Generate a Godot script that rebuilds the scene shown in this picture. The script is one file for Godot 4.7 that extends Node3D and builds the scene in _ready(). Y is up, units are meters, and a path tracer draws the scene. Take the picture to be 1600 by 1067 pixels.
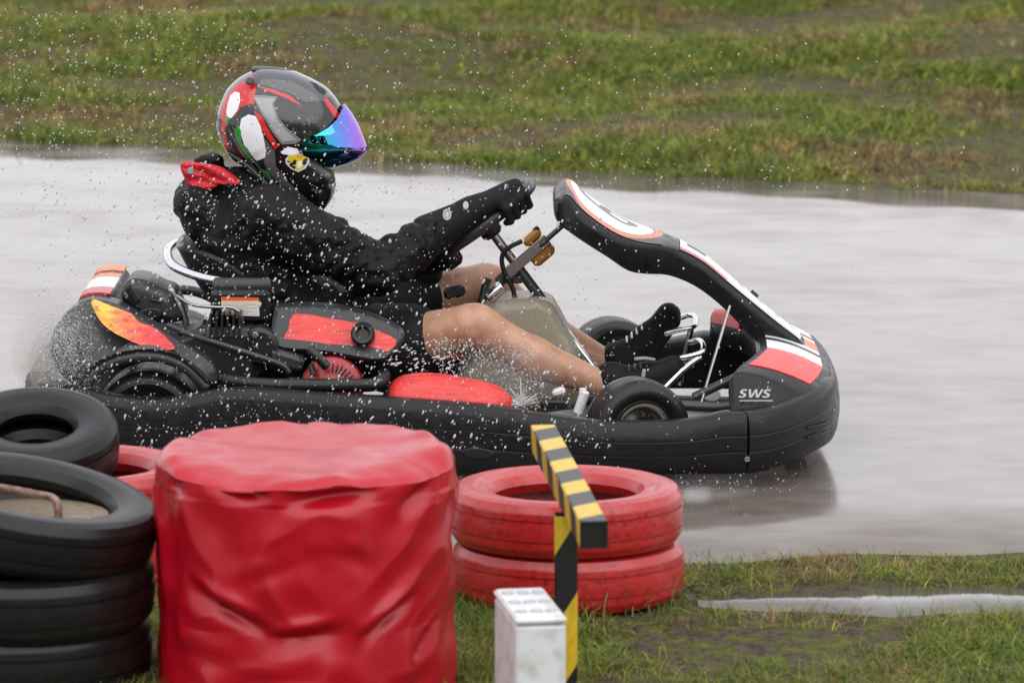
extends Node3D
# A go-kart splashing along a wet track in the rain, tyre stacks and a wrapped barrel in front.
# Metres, y up. The kart drives towards +x, the photographer stands at +z.

const FOCAL := 7083.0            # focal length in pixels of the 1600 px wide photograph
const EYE := Vector3(0.0, 2.18, 12.0)
const PITCH := 9.03
var look: Basis
var mats := {}
var rng := RandomNumberGenerator.new()


# ---------------------------------------------------------------- measuring
func on(u: float, v: float, z: float) -> Vector3:
	# the point of the upright plane z = const that is seen at (u, v) in the photograph
	var d := look * Vector3((u - 800.0) / FOCAL, -(v - 533.5) / FOCAL, -1.0)
	return EYE + d * ((z - EYE.z) / d.z)


func ons(list: Array, z: float) -> PackedVector3Array:
	var r := PackedVector3Array()
	for q in list:
		r.append(on(q[0], q[1], q[2] if q.size() > 2 else z))
	return r


func soft(p: PackedVector3Array, n := 4, closed := false) -> PackedVector3Array:
	# Catmull-Rom through the points
	var r := PackedVector3Array()
	var m := p.size()
	for i in (m if closed else m - 1):
		var a := p[(i - 1 + m) % m] if closed or i > 0 else p[0] * 2.0 - p[1]
		var b := p[i]
		var c := p[(i + 1) % m]
		var d := p[(i + 2) % m] if closed or i < m - 2 else c * 2.0 - b
		for k in n:
			r.append(b.cubic_interpolate(c, a, d, float(k) / n))
	if not closed:
		r.append(p[m - 1])
	return r


# ---------------------------------------------------------------- shapes
class Shape:
	var v := PackedVector3Array()
	var uv := PackedVector2Array()

	func solid(t: PackedVector3Array, tuv := PackedVector2Array(), flip := false) -> void:
		# appends a closed body with its faces turned outwards (clockwise)
		var mid := Vector3.ZERO
		for p in t:
			mid += p
		mid /= maxi(1, t.size())
		var vol := 0.0
		for i in range(0, t.size(), 3):
			vol += (t[i] - mid).dot((t[i + 1] - mid).cross(t[i + 2] - mid))
		var turn := vol > 0.0
		if flip:
			turn = not turn
		var has := tuv.size() == t.size()
		for i in range(0, t.size(), 3):
			var o := [0, 2, 1] if turn else [0, 1, 2]
			for k in o:
				v.append(t[i + k])
				uv.append(tuv[i + k] if has else Vector2.ZERO)

	func loft(rings: Array, caps := true, closed := true) -> void:
		var t := PackedVector3Array()
		var tu := PackedVector2Array()
		var n: int = rings[0].size()
		var m := rings.size()
		for i in m - 1:
			var a: PackedVector3Array = rings[i]
			var b: PackedVector3Array = rings[i + 1]
			for k in (n if closed else n - 1):
				var l := (k + 1) % n
				t.append_array([a[k], a[l], b[k], a[l], b[l], b[k]])
				var u0 := float(k) / n
				var u1 := float(k + 1) / n
				var v0 := float(i) / (m - 1)
				var v1 := float(i + 1) / (m - 1)
				tu.append_array([Vector2(u0, v0), Vector2(u1, v0), Vector2(u0, v1), Vector2(u1, v0), Vector2(u1, v1), Vector2(u0, v1)])
		if caps and closed:
			for e in [0, m - 1]:
				var r: PackedVector3Array = rings[e]
				var c := Vector3.ZERO
				for p in r:
					c += p
				c /= n
				for k in n:
					var l := (k + 1) % n
					if e == 0:
						t.append_array([r[l], r[k], c])
					else:
						t.append_array([r[k], r[l], c])
					tu.append_array([Vector2.ZERO, Vector2.ZERO, Vector2.ZERO])
		solid(t, tu)

	func tube(p: PackedVector3Array, r0: float, r1 := -1.0, seg := 10, squash := 1.0) -> void:
		if r1 < 0.0:
			r1 = r0
		var rings := []
		var n := p.size()
		var t0 := (p[1] - p[0]).normalized()
		var up := Vector3.UP if absf(t0.y) < 0.9 else Vector3.RIGHT
		var s := t0.cross(up).normalized()
		for i in n:
			var t := (p[mini(i + 1, n - 1)] - p[maxi(i - 1, 0)]).normalized()
			s = (s - t * s.dot(t)).normalized()
			var w := t.cross(s)
			var r := lerpf(r0, r1, float(i) / (n - 1))
			var ring := PackedVector3Array()
			for k in seg:
				var a := TAU * k / seg
				ring.append(p[i] + s * cos(a) * r + w * sin(a) * r * squash)
			rings.append(ring)
		# rounded ends
		var first: PackedVector3Array = rings[0]
		var last: PackedVector3Array = rings[n - 1]
		rings.push_front(shrunk(first, p[0], -t0 * r0 * 0.3, 0.7))
		rings.push_back(shrunk(last, p[n - 1], (p[n - 1] - p[n - 2]).normalized() * r1 * 0.3, 0.7))
		loft(rings)

	func shrunk(r: PackedVector3Array, c: Vector3, off: Vector3, k: float) -> PackedVector3Array:
		var q := PackedVector3Array()
		for p in r:
			q.append(c + (p - c) * k + off)
		return q

	func lathe(prof: Array, seg: int, x: Transform3D, closed_profile := false) -> void:
		# prof: [radius, height] pairs; turned about the y axis of x
		var t := PackedVector3Array()
		var tu := PackedVector2Array()
		var m := prof.size()
		var count := m if closed_profile else m - 1
		for i in count:
			var a: Array = prof[i]
			var b: Array = prof[(i + 1) % m]
			for k in seg:
				var p := TAU * k / seg
				var q := TAU * (k + 1) / seg
				var a0 := x * Vector3(a[0] * cos(p), a[1], a[0] * sin(p))
				var a1 := x * Vector3(a[0] * cos(q), a[1], a[0] * sin(q))
				var b0 := x * Vector3(b[0] * cos(p), b[1], b[0] * sin(p))
				var b1 := x * Vector3(b[0] * cos(q), b[1], b[0] * sin(q))
				var u0 := float(k) / seg
				var u1 := float(k + 1) / seg
				var v0 := float(i) / count
				var v1 := float(i + 1) / count
				if a[0] > 1e-5:
					t.append_array([a0, a1, b0])
					tu.append_array([Vector2(u0, v0), Vector2(u1, v0), Vector2(u0, v1)])
				if b[0] > 1e-5:
					t.append_array([a1, b1, b0])
					tu.append_array([Vector2(u1, v0), Vector2(u1, v1), Vector2(u0, v1)])
		solid(t, tu)

	func box(c: Vector3, size: Vector3, bev := 0.0, b := Basis.IDENTITY) -> void:
		var h := size * 0.5
		var e := minf(bev, minf(h.x, minf(h.y, h.z)) * 0.9)
		var rings := []
		for q in ([[-h.y, e], [-h.y + e, 0.0], [h.y - e, 0.0], [h.y, e]] if e > 0.0 else [[-h.y, 0.0], [h.y, 0.0]]):
			var x: float = h.x - q[1]
			var z: float = h.z - q[1]
			var f := e
			var ring := PackedVector3Array()
			if e > 0.0:
				for s in [[x, z - f], [x - f, z], [-x + f, z], [-x, z - f], [-x, -z + f], [-x + f, -z], [x - f, -z], [x, -z + f]]:
					ring.append(c + b * Vector3(s[0], q[0], s[1]))
			else:
				for s in [[x, z], [-x, z], [-x, -z], [x, -z]]:
					ring.append(c + b * Vector3(s[0], q[0], s[1]))
			rings.append(ring)
		loft(rings)

	func slab(near: PackedVector3Array, depth: float, bev := 0.0) -> void:
		# an outline in an upright plane (z may vary a little) carried back by depth along -z, front edge chamfered
		var n := near.size()
		var flat := PackedVector2Array()
		for p in near:
			flat.append(Vector2(p.x, p.y))
		var ccw := 0.0
		for i in n:
			ccw += flat[i].cross(flat[(i + 1) % n])
		var inset := PackedVector3Array()
		var mid := PackedVector3Array()
		var back := PackedVector3Array()
		var back_in := PackedVector3Array()
		for i in n:
			var d := (flat[(i + 1) % n] - flat[(i - 1 + n) % n]).normalized()
			var nrm := Vector2(-d.y, d.x) * signf(ccw)
			var o := Vector3(nrm.x, nrm.y, 0) * bev
			inset.append(near[i] + o)
			mid.append(near[i] - Vector3(0, 0, bev))
			back.append(near[i] - Vector3(0, 0, depth - bev))
			back_in.append(near[i] + o - Vector3(0, 0, depth))
		var rings := [inset, mid, back, back_in] if bev > 0.0 else [inset, back]
		var t := PackedVector3Array()
		for i in rings.size() - 1:
			for k in n:
				var l := (k + 1) % n
				t.append_array([rings[i][k], rings[i][l], rings[i + 1][k], rings[i][l], rings[i + 1][l], rings[i + 1][k]])
		var f2 := PackedVector2Array()
		for p in inset:
			f2.append(Vector2(p.x, p.y))
		var idx := Geometry2D.triangulate_polygon(flat)
		f2 = flat
		# the side quads run one way round the outline; give the caps the matching order
		for i in range(0, idx.size(), 3):
			var a := idx[i]
			var b := idx[i + 1]
			var c := idx[i + 2]
			var area := (f2[b] - f2[a]).cross(f2[c] - f2[a])
			if (area > 0.0) != (ccw > 0.0):
				var s := b
				b = c
				c = s
			t.append_array([inset[a], inset[c], inset[b]])
			var e: PackedVector3Array = rings[rings.size() - 1]
			t.append_array([e[a], e[b], e[c]])
		solid(t)

	func mesh(crease := 40.0, plan := "") -> ArrayMesh:
		var n := v.size()
		var fn := PackedVector3Array()
		var at := {}
		fn.resize(n / 3)
		for i in range(0, n, 3):
			fn[i / 3] = (v[i + 2] - v[i]).cross(v[i + 1] - v[i])
			for k in 3:
				var key := Vector3i((v[i + k] * 20000.0).round())
				if at.has(key):
					at[key].append(i / 3)
				else:
					at[key] = [i / 3]
		var unit := PackedVector3Array()
		unit.resize(fn.size())
		for i in fn.size():
			unit[i] = fn[i].normalized()
		var least := cos(deg_to_rad(crease))
		var nn := PackedVector3Array()
		nn.resize(n)
		for i in n:
			var f := i / 3
			var own := unit[f]
			var s := Vector3.ZERO
			for g in at[Vector3i((v[i] * 20000.0).round())]:
				if unit[g].dot(own) >= least:
					s += fn[g]
			nn[i] = s.normalized() if s.length_squared() > 0.0 else (own if own.length_squared() > 0.0 else Vector3.UP)
		if plan != "":
			var lo := Vector3.INF
			var hi := -Vector3.INF
			for p in v:
				lo = lo.min(p)
				hi = hi.max(p)
			var s := (hi - lo).max(Vector3.ONE * 1e-5)
			for i in n:
				var q := (v[i] - lo) / s
				uv[i] = Vector2(q.x, 1.0 - q.y) if plan == "xy" else Vector2(q.x, q.z)
		var arr := []
		arr.resize(Mesh.ARRAY_MAX)
		arr[Mesh.ARRAY_VERTEX] = v
		arr[Mesh.ARRAY_NORMAL] = nn
		arr[Mesh.ARRAY_TEX_UV] = uv
		var m := ArrayMesh.new()
		m.add_surface_from_arrays(Mesh.PRIMITIVE_TRIANGLES, arr)
		return m


# A distance field of tapered limbs, meshed as surface nets: one continuous skin.
class Field:
	var lo: Vector3
	var c: float
	var nx: int
	var ny: int
	var nz: int
	var d := PackedFloat32Array()
	var pos := PackedVector3Array()
	var idx := PackedInt32Array()

	func _init(l: Vector3, h: Vector3, cell: float) -> void:
		lo = l
		c = cell
		nx = int((h.x - l.x) / cell) + 2
		ny = int((h.y - l.y) / cell) + 2
		nz = int((h.z - l.z) / cell) + 2
		d.resize(nx * ny * nz)
		d.fill(1.0)

	func limb(a: Vector3, b: Vector3, ra: float, rb: float, k := 0.03, flat := Vector3.ZERO) -> void:
		# flat: a direction along which the limb is squeezed; its length is by how much (0.5 = half as thick)
		var pad := Vector3.ONE * (maxf(ra, rb) + k + 2.0 * c)
		var q0 := ((a.min(b) - pad - lo) / c).floor()
		var q1 := ((a.max(b) + pad - lo) / c).ceil()
		var x0 := clampi(int(q0.x), 0, nx)
		var x1 := clampi(int(q1.x) + 1, 0, nx)
		var y0 := clampi(int(q0.y), 0, ny)
		var y1 := clampi(int(q1.y) + 1, 0, ny)
		var z0 := clampi(int(q0.z), 0, nz)
		var z1 := clampi(int(q1.z) + 1, 0, nz)
		var ab := b - a
		var den := maxf(ab.length_squared(), 1e-9)
		var sq := flat.length()
		var fd := flat.normalized()
		for z in range(z0, z1):
			for y in range(y0, y1):
				var at := (z * ny + y) * nx
				for x in range(x0, x1):
					var p := lo + Vector3(x, y, z) * c - a
					var h := clampf(p.dot(ab) / den, 0.0, 1.0)
					var off := p - ab * h
					if sq > 0.0:
						off += fd * (off.dot(fd) * (1.0 / sq - 1.0))
					var e := off.length() - lerpf(ra, rb, h)
					if sq > 0.0:
						e *= sqrt(sq)
					var o := d[at + x]
					var m := maxf(k - absf(o - e), 0.0)
					d[at + x] = minf(o, e) - m * m / (4.0 * maxf(k, 1e-6))

	func skin() -> void:
		var id := PackedInt32Array()
		id.resize(d.size())
		id.fill(-1)
		var sx := 1
		var sy := nx
		var sz := nx * ny
		var corner := [0, sx, sy, sx + sy, sz, sx + sz, sy + sz, sx + sy + sz]
		var place := [Vector3(0, 0, 0), Vector3(1, 0, 0), Vector3(0, 1, 0), Vector3(1, 1, 0), Vector3(0, 0, 1), Vector3(1, 0, 1), Vector3(0, 1, 1), Vector3(1, 1, 1)]
		var edge := [[0, 1], [2, 3], [4, 5], [6, 7], [0, 2], [1, 3], [4, 6], [5, 7], [0, 4], [1, 5], [2, 6], [3, 7]]
		for z in nz - 1:
			for y in ny - 1:
				var row := z * sz + y * sy
				for x in nx - 1:
					var b := row + x
					var d0 := d[b]
					if d0 > 0.2:
						continue
					var s := d0 < 0.0
					if (d[b + 1] < 0.0) == s and (d[b + sy] < 0.0) == s and (d[b + sy + 1] < 0.0) == s and (d[b + sz] < 0.0) == s and (d[b + sz + 1] < 0.0) == s and (d[b + sz + sy] < 0.0) == s and (d[b + sz + sy + 1] < 0.0) == s:
						continue
					var sum := Vector3.ZERO
					var n := 0
					for e in edge:
						var da := d[b + corner[e[0]]]
						var db := d[b + corner[e[1]]]
						if (da < 0.0) != (db < 0.0):
							var w := da / (da - db)
							sum += place[e[0]].lerp(place[e[1]], w)
							n += 1
					id[b] = pos.size()
					pos.append(lo + (Vector3(x, y, z) + sum / n) * c)
		for z in range(1, nz - 1):
			for y in range(1, ny - 1):
				for x in range(1, nx - 1):
					var b := z * sz + y * sy + x
					var i0 := d[b]
					if absf(i0) > 3.0 * c:
						continue
					var s := i0 < 0.0
					if (d[b + sx] < 0.0) != s:
						four(id[b], id[b - sy], id[b - sy - sz], id[b - sz], s)
					if (d[b + sy] < 0.0) != s:
						four(id[b], id[b - sz], id[b - sx - sz], id[b - sx], s)
					if (d[b + sz] < 0.0) != s:
						four(id[b], id[b - sx], id[b - sx - sy], id[b - sy], s)

	func four(p: int, q: int, r: int, t: int, s: bool) -> void:
		if p < 0 or q < 0 or r < 0 or t < 0:
			return
		if s:
			idx.append_array([p, q, r, p, r, t])
		else:
			idx.append_array([p, r, q, p, t, r])

	func normals() -> PackedVector3Array:
		var n := PackedVector3Array()
		n.resize(pos.size())
		for i in range(0, idx.size(), 3):
			var a := idx[i]
			var b := idx[i + 1]
			var e := idx[i + 2]
			var f := (pos[e] - pos[a]).cross(pos[b] - pos[a])
			n[a] += f
			n[b] += f
			n[e] += f
		for i in n.size():
			n[i] = n[i].normalized()
		return n

	func even(times: int) -> void:
		for t in times:
			var sum := PackedVector3Array()
			var cnt := PackedFloat32Array()
			sum.resize(pos.size())
			cnt.resize(pos.size())
			for i in range(0, idx.size(), 3):
				for k in 3:
					var a := idx[i + k]
					var b := idx[i + (k + 1) % 3]
					sum[a] += pos[b]
					cnt[a] += 1.0
			for i in pos.size():
				if cnt[i] > 0.0:
					pos[i] = pos[i].lerp(sum[i] / cnt[i], 0.5)

	func add_to(verts: PackedVector3Array, nrms: PackedVector3Array, ids: PackedInt32Array) -> void:
		var base := verts.size()
		verts.append_array(pos)
		nrms.append_array(normals())
		for i in idx:
			ids.append(base + i)


func from_fields(fields: Array) -> ArrayMesh:
	var vs := PackedVector3Array()
	var ns := PackedVector3Array()
	var ids := PackedInt32Array()
	for f in fields:
		var base := vs.size()
		vs.append_array(f.pos)
		ns.append_array(f.normals())
		var k := PackedInt32Array(f.idx)
		for i in k.size():
			k[i] += base
		ids.append_array(k)
	var arr := []
	arr.resize(Mesh.ARRAY_MAX)
	arr[Mesh.ARRAY_VERTEX] = vs
	arr[Mesh.ARRAY_NORMAL] = ns
	arr[Mesh.ARRAY_INDEX] = ids
	var m := ArrayMesh.new()
	m.add_surface_from_arrays(Mesh.PRIMITIVE_TRIANGLES, arr)
	return m


# ---------------------------------------------------------------- nodes
func thing(called: String, label: String, category: String, at := Vector3.ZERO, group := "") -> Node3D:
	var o := Node3D.new()
	o.name = called
	add_child(o, true)
	o.position = at
	o.set_meta("label", label)
	o.set_meta("category", category)
	if group != "":
		o.set_meta("group", group)
	return o


func part(called: String, m: Mesh, material: Material, parent: Node3D) -> MeshInstance3D:
	var o := MeshInstance3D.new()
	o.name = called
	o.mesh = m
	o.material_override = material
	parent.add_child(o, true)
	return o


func holder(called: String, parent: Node3D) -> Node3D:
	var o := Node3D.new()
	o.name = called
	parent.add_child(o, true)
	return o


# ---------------------------------------------------------------- materials
func lin(r: float, g: float, b: float) -> Color:
	return Color(r, g, b).linear_to_srgb()


func mat(r: float, g: float, b: float, rough: float, metal := 0.0) -> StandardMaterial3D:
	var m := StandardMaterial3D.new()
	m.albedo_color = lin(r, g, b)
	m.roughness = rough
	m.metallic = metal
	return m


func noise_tex(freq: float, seed_: int, ramp: Array, size := 512, octaves := 4, type := FastNoiseLite.TYPE_SIMPLEX_SMOOTH, normal := 0.0) -> NoiseTexture2D:
	var n := FastNoiseLite.new()
	n.noise_type = type
	n.frequency = freq
	n.seed = seed_
	n.fractal_octaves = octaves
	var t := NoiseTexture2D.new()
	t.width = size
	t.height = size
	t.seamless = true
	t.noise = n
	if normal > 0.0:
		t.as_normal_map = true
		t.bump_strength = normal
	elif ramp.size():
		var g := Gradient.new()
		var o := PackedFloat32Array()
		var cs := PackedColorArray()
		for q in ramp:
			o.append(q[0])
			cs.append(q[1])
		g.offsets = o
		g.colors = cs
		t.color_ramp = g
	return t


func grey(x: float) -> Color:
	return Color(x, x, x)


func relief(m: StandardMaterial3D, tex: Texture2D, scale: float, cm: float, world := false) -> void:
	m.uv1_triplanar = true
	m.uv1_world_triplanar = world
	m.uv1_scale = Vector3.ONE * scale
	m.heightmap_enabled = true
	m.heightmap_texture = tex
	m.heightmap_scale = cm


func picture(w: int, h: int, f: Callable) -> ImageTexture:
	var im := Image.create(w, h, false, Image.FORMAT_RGB8)
	for y in h:
		for x in w:
			im.set_pixel(x, y, f.call(x, y))
	return ImageTexture.create_from_image(im)


func make_materials() -> void:
	var grain := noise_tex(0.06, 3, [], 256, 4)
	var fine := noise_tex(0.2, 8, [], 256, 3)
	var m: StandardMaterial3D
	m = mat(0.0105, 0.011, 0.012, 0.33)
	m.metallic_specular = 0.36
	relief(m, grain, 3.0, 0.04)
	m.roughness_texture = noise_tex(0.03, 12, [[0.2, grey(0.55)], [0.8, grey(1.0)]], 256, 4)
	m.roughness = 0.42
	mats.plastic = m                                     # scuffed black bodywork
	m = mat(0.028, 0.029, 0.032, 0.36)
	m.metallic_specular = 0.45
	relief(m, grain, 4.0, 0.05)
	mats.grey_plastic = m
	m = mat(0.016, 0.016, 0.017, 0.45)
	relief(m, fine, 6.0, 0.05)
	mats.rubber = m
	m = mat(0.011, 0.0115, 0.013, 0.34)
	m.metallic_specular = 0.42
	mats.wet_rubber = m
	mats.chrome = mat(0.75, 0.76, 0.78, 0.14, 1.0)
	mats.steel = mat(0.33, 0.33, 0.33, 0.35, 1.0)
	mats.rim = mat(0.42, 0.4, 0.36, 0.3, 1.0)
	mats.frame = mat(0.05, 0.05, 0.055, 0.35, 0.4)
	mats.white = mat(0.72, 0.72, 0.73, 0.35)
	mats.orange = mat(0.75, 0.19, 0.06, 0.35)
	mats.red = mat(0.5, 0.03, 0.03, 0.3)
	mats.amber = mat(0.42, 0.17, 0.02, 0.3)
	mats.black = mat(0.007, 0.007, 0.008, 0.42)
	m = mat(0.30, 0.265, 0.2, 0.4)
	m.subsurf_scatter_enabled = true
	m.subsurf_scatter_strength = 0.2
	mats.tank = m
	m = mat(0.0048, 0.0048, 0.0054, 0.58)
	m.metallic_specular = 0.32
	m.rim_enabled = true
	m.rim = 0.03
	relief(m, noise_tex(0.016, 21, [], 512, 5, FastNoiseLite.TYPE_PERLIN), 2.2, 1.6)
	mats.jacket = m
	m = mat(0.006, 0.006, 0.0068, 0.7)
	m.metallic_specular = 0.35
	relief(m, fine, 5.0, 0.12)
	mats.cloth = m
	m = mat(0.55, 0.012, 0.02, 0.55)
	relief(m, grain, 5.0, 0.2)
	mats.red_cloth = m
	m = mat(0.50, 0.29, 0.195, 0.42)
	m.subsurf_scatter_enabled = true
	m.subsurf_scatter_strength = 0.25
	m.albedo_texture = noise_tex(0.02, 5, [[0.25, Color(0.9, 0.84, 0.8)], [0.75, Color(1, 1, 1)]], 256, 4)
	relief(m, fine, 3.0, 0.03)
	mats.skin = m
	m = mat(1, 1, 1, 0.28)
	m.uv1_triplanar = true
	m.uv1_scale = Vector3(2.2, 22.0, 22.0)
	m.albedo_texture = noise_tex(0.02, 33, [[0.0, Color(0.5, 0.09, 0.1)], [0.25, Color(0.76, 0.17, 0.16)], [0.5, Color(0.83, 0.22, 0.2)], [0.75, Color(0.86, 0.25, 0.21)], [0.9, Color(0.93, 0.42, 0.3)], [1.0, Color(0.96, 0.62, 0.5)]], 256, 4)
	mats.flame = m                                       # printed red sticker with dark and pale streaks
	m = mat(0.60, 0.61, 0.63, 0.12)
	m.backlight_enabled = true
	m.backlight = Color(0.7, 0.7, 0.7)
	mats.drop = m


# ---------------------------------------------------------------- setting
func far_edge(x: float) -> float:
	return -6.25 + 3.5 * tanh(x * 0.137) + 0.06 * sin(x * 5.1) + 0.04 * sin(x * 13.3 + 1.0)


func near_edge(x: float) -> float:
	return 1.5 + 0.05 * sin(x * 4.3) + 0.03 * sin(x * 11.7 + 2.0)


func land(x: float, z: float) -> float:
	var e := far_edge(x)
	var y := -0.004
	if z < e:
		var k := e - z
		y += 0.05 * k * clampf(k / 1.5, 0.0, 1.0) if k < 30.0 else 0.05 * 30.0
		y += (0.05 * sin(x * 1.7 + z * 0.9) + 0.04 * sin(x * 0.8 - z * 2.1)) * clampf(k * 0.5, 0.0, 1.0)
	elif z > near_edge(x):
		y += 0.012 * sin(x * 3.0) * sin(z * 4.0) * clampf((z - 2.3) * 2.0, 0.0, 1.0)
		if x > 0.2:
			y -= 0.02 * exp(-pow((z - 1.93 - 0.05 * sin(x * 2.3)) / 0.13, 2.0)) * smoothstep(0.25, 0.6, x)
	return y


func build_setting() -> void:
	# ground: one sheet to the horizon, soil and matted grass
	var xs := PackedFloat32Array()
	var zs := PackedFloat32Array()
	var s := -150.0
	while s <= 150.0:
		xs.append(s)
		s += 0.16 if absf(s) < 5.0 else (1.0 if absf(s) < 12.0 else 12.0)
	s = -200.0
	while s <= 40.0:
		zs.append(s)
		s += 0.16 if s > -16.0 and s < 5.0 else (1.0 if s > -30.0 and s < 13.0 else 8.0)
	var st := SurfaceTool.new()
	st.begin(Mesh.PRIMITIVE_TRIANGLES)
	for j in zs.size():
		for i in xs.size():
			st.add_vertex(Vector3(xs[i], land(xs[i], zs[j]), zs[j]))
	var w := xs.size()
	for j in zs.size() - 1:
		for i in w - 1:
			var a := j * w + i
			for k in [a, a + 1, a + w, a + 1, a + w + 1, a + w]:
				st.add_index(k)
	st.generate_normals()
	var soil := mat(1, 1, 1, 0.9)
	soil.metallic_specular = 0.25
	soil.uv1_triplanar = true
	soil.uv1_world_triplanar = true
	soil.uv1_scale = Vector3.ONE * 0.8
	soil.albedo_texture = noise_tex(0.014, 41, [[0.0, lin(0.04, 0.03, 0.023)], [0.4, lin(0.095, 0.073, 0.052)], [0.52, lin(0.075, 0.072, 0.028)], [0.72, lin(0.10, 0.11, 0.025)], [1.0, lin(0.14, 0.145, 0.035)]], 1024, 6)
	soil.heightmap_enabled = true
	soil.heightmap_texture = noise_tex(0.05, 42, [], 512, 5)
	soil.heightmap_scale = 3.0
	var g := part("ground", st.commit(), soil, self)
	g.set_meta("kind", "structure")
	g.set_meta("label", "wet soil and turf under the grass")

	# the wet track
	st = SurfaceTool.new()
	st.begin(Mesh.PRIMITIVE_TRIANGLES)
	var n := 0
	s = -60.0
	while s <= 60.0:
		for k in 15:
			var z := lerpf(far_edge(s), near_edge(s), clampf((k - 1) / 12.0, 0.0, 1.0)) + (-0.03 if k == 0 else (0.03 if k == 14 else 0.0))
			st.add_vertex(Vector3(s, -0.02 if k == 0 or k == 14 else 0.0, z))
		n += 1
		s += 0.08 if absf(s) < 6.0 else 2.0
	for i in n - 1:
		for k in 14:
			var a := i * 15 + k
			for q in [a, a + 15, a + 1, a + 1, a + 15, a + 16]:
				st.add_index(q)
	st.generate_normals()
	var road := mat(1, 1, 1, 1.0)
	road.uv1_triplanar = true
	road.uv1_world_triplanar = true
	road.uv1_scale = Vector3(0.3, 0.4, 0.5)
	road.albedo_texture = noise_tex(0.012, 51, [[0.0, lin(0.105, 0.084, 0.07)], [0.35, lin(0.145, 0.121, 0.105)], [0.65, lin(0.17, 0.146, 0.13)], [1.0, lin(0.2, 0.178, 0.162)]], 1024, 8)
	road.roughness_texture = noise_tex(0.006, 52, [[0.0, grey(0.09)], [0.45, grey(0.13)], [0.65, grey(0.18)], [1.0, grey(0.24)]], 512, 5)
	road.metallic_specular = 0.5
	road.normal_enabled = true
	road.normal_texture = noise_tex(0.035, 53, [], 1024, 4, FastNoiseLite.TYPE_SIMPLEX_SMOOTH, 1.0)
	road.normal_scale = 0.065
	var t := part("track", st.commit(), road, self)
	t.set_meta("kind", "structure")
	t.set_meta("label", "pale rain-soaked asphalt track mirroring the sky")

	# the puddle along the near edge of the track
	var sh := PackedVector3Array()
	for i in 60:
		var x := lerpf(0.42, 4.0, i / 59.0)
		var wid := (0.115 + 0.03 * sin(x * 9.0) + 0.02 * sin(x * 23.0 + 1.0)) * (1.0 - exp(-(x - 0.42) * 4.0))
		var mid := 1.93 + 0.05 * sin(x * 2.3) + 0.015 * sin(x * 17.0)
		sh.append(Vector3(x, -0.035, mid - wid - 0.06))
		sh.append(Vector3(x, -0.003, mid - wid))
		sh.append(Vector3(x, -0.003, mid + wid))
		sh.append(Vector3(x, -0.035, mid + wid + 0.06))
	st = SurfaceTool.new()
	st.begin(Mesh.PRIMITIVE_TRIANGLES)
	for p in sh:
		st.add_vertex(p)
	for i in 59:
		for k in 3:
			var a := i * 4 + k
			for q in [a, a + 4, a + 1, a + 1, a + 4, a + 5]:
				st.add_index(q)
	st.generate_normals()
	var wet := mat(0.10, 0.09, 0.078, 0.10)
	wet.metallic_specular = 0.6
	wet.uv1_triplanar = true
	wet.uv1_world_triplanar = true
	wet.uv1_scale = Vector3(0.5, 0.9, 1.4)
	wet.normal_enabled = true
	wet.normal_texture = road.normal_texture
	wet.normal_scale = 0.3
	var pd := part("puddle_water", st.commit(), wet, self)
	pd.set_meta("kind", "structure")
	pd.set_meta("label", "long narrow rain puddle in the grass verge")
	mats.soil = soil


func clump(seed_: int, blades: int, hmin: float, hmax: float, spread: float, lay: float, width: float) -> ArrayMesh:
	var r := RandomNumberGenerator.new()
	r.seed = seed_
	var vs := PackedVector3Array()
	var ns := PackedVector3Array()
	for b in blades:
		var a := r.randf() * TAU
		var root := Vector3(cos(a), 0, sin(a)) * spread * sqrt(r.randf())
		var h := r.randf_range(hmin, hmax)
		var dir := Vector3(r.randf_range(-1, 1), 0, r.randf_range(-0.6, 0.6)).normalized()
		var side := dir.cross(Vector3.UP).normalized().rotated(Vector3.UP, r.randf_range(-0.9, 0.9))
		var bend := r.randf_range(0.3, 1.0) * lay
		var w := width * r.randf_range(0.6, 1.3)
		var pts := []
		for k in 4:
			var s := k / 3.0
			pts.append(root + Vector3.UP * h * s * (1.0 - 0.55 * bend * s) + dir * h * bend * s * s * 0.95)
		for k in 3:
			var w0 := w * (1.0 - k / 3.2)
			var w1 := w * (1.0 - (k + 1) / 3.2) if k < 2 else 0.0004
			var p: Vector3 = pts[k]
			var q: Vector3 = pts[k + 1]
			var n := ((q - p).cross(side)).normalized()
			if n.y < 0.0:
				n = -n
			var quad := [p - side * w0, p + side * w0, q - side * w1, p + side * w0, q + side * w1, q - side * w1]
			if (quad[2] - quad[0]).cross(quad[1] - quad[0]).dot(n) < 0.0:
				quad = [quad[0], quad[2], quad[1], quad[3], quad[5], quad[4]]
			for x in quad:
				vs.append(x)
				ns.append(n)
	var arr := []
	arr.resize(Mesh.ARRAY_MAX)
	arr[Mesh.ARRAY_VERTEX] = vs
	arr[Mesh.ARRAY_NORMAL] = ns
	var m := ArrayMesh.new()
	m.add_surface_from_arrays(Mesh.PRIMITIVE_TRIANGLES, arr)
	return m


func scatter(called: String, meshes: Array, places: Array, parent: Node3D, material: Material) -> void:
	# places: [Transform3D, Color]
	for k in meshes.size():
		var mine := []
		for i in range(k, places.size(), meshes.size()):
			mine.append(places[i])
		if mine.is_empty():
			continue
		var mm := MultiMesh.new()
		mm.transform_format = MultiMesh.TRANSFORM_3D
		mm.use_colors = true
		mm.mesh = meshes[k]
		mm.instance_count = mine.size()
		for i in mine.size():
			mm.set_instance_transform(i, mine[i][0])
			mm.set_instance_color(i, mine[i][1])
		var o := MultiMeshInstance3D.new()
		o.name = called
		o.multimesh = mm
		o.material_override = material
		o.set_meta("kind", "stuff")
		parent.add_child(o, true)


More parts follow.
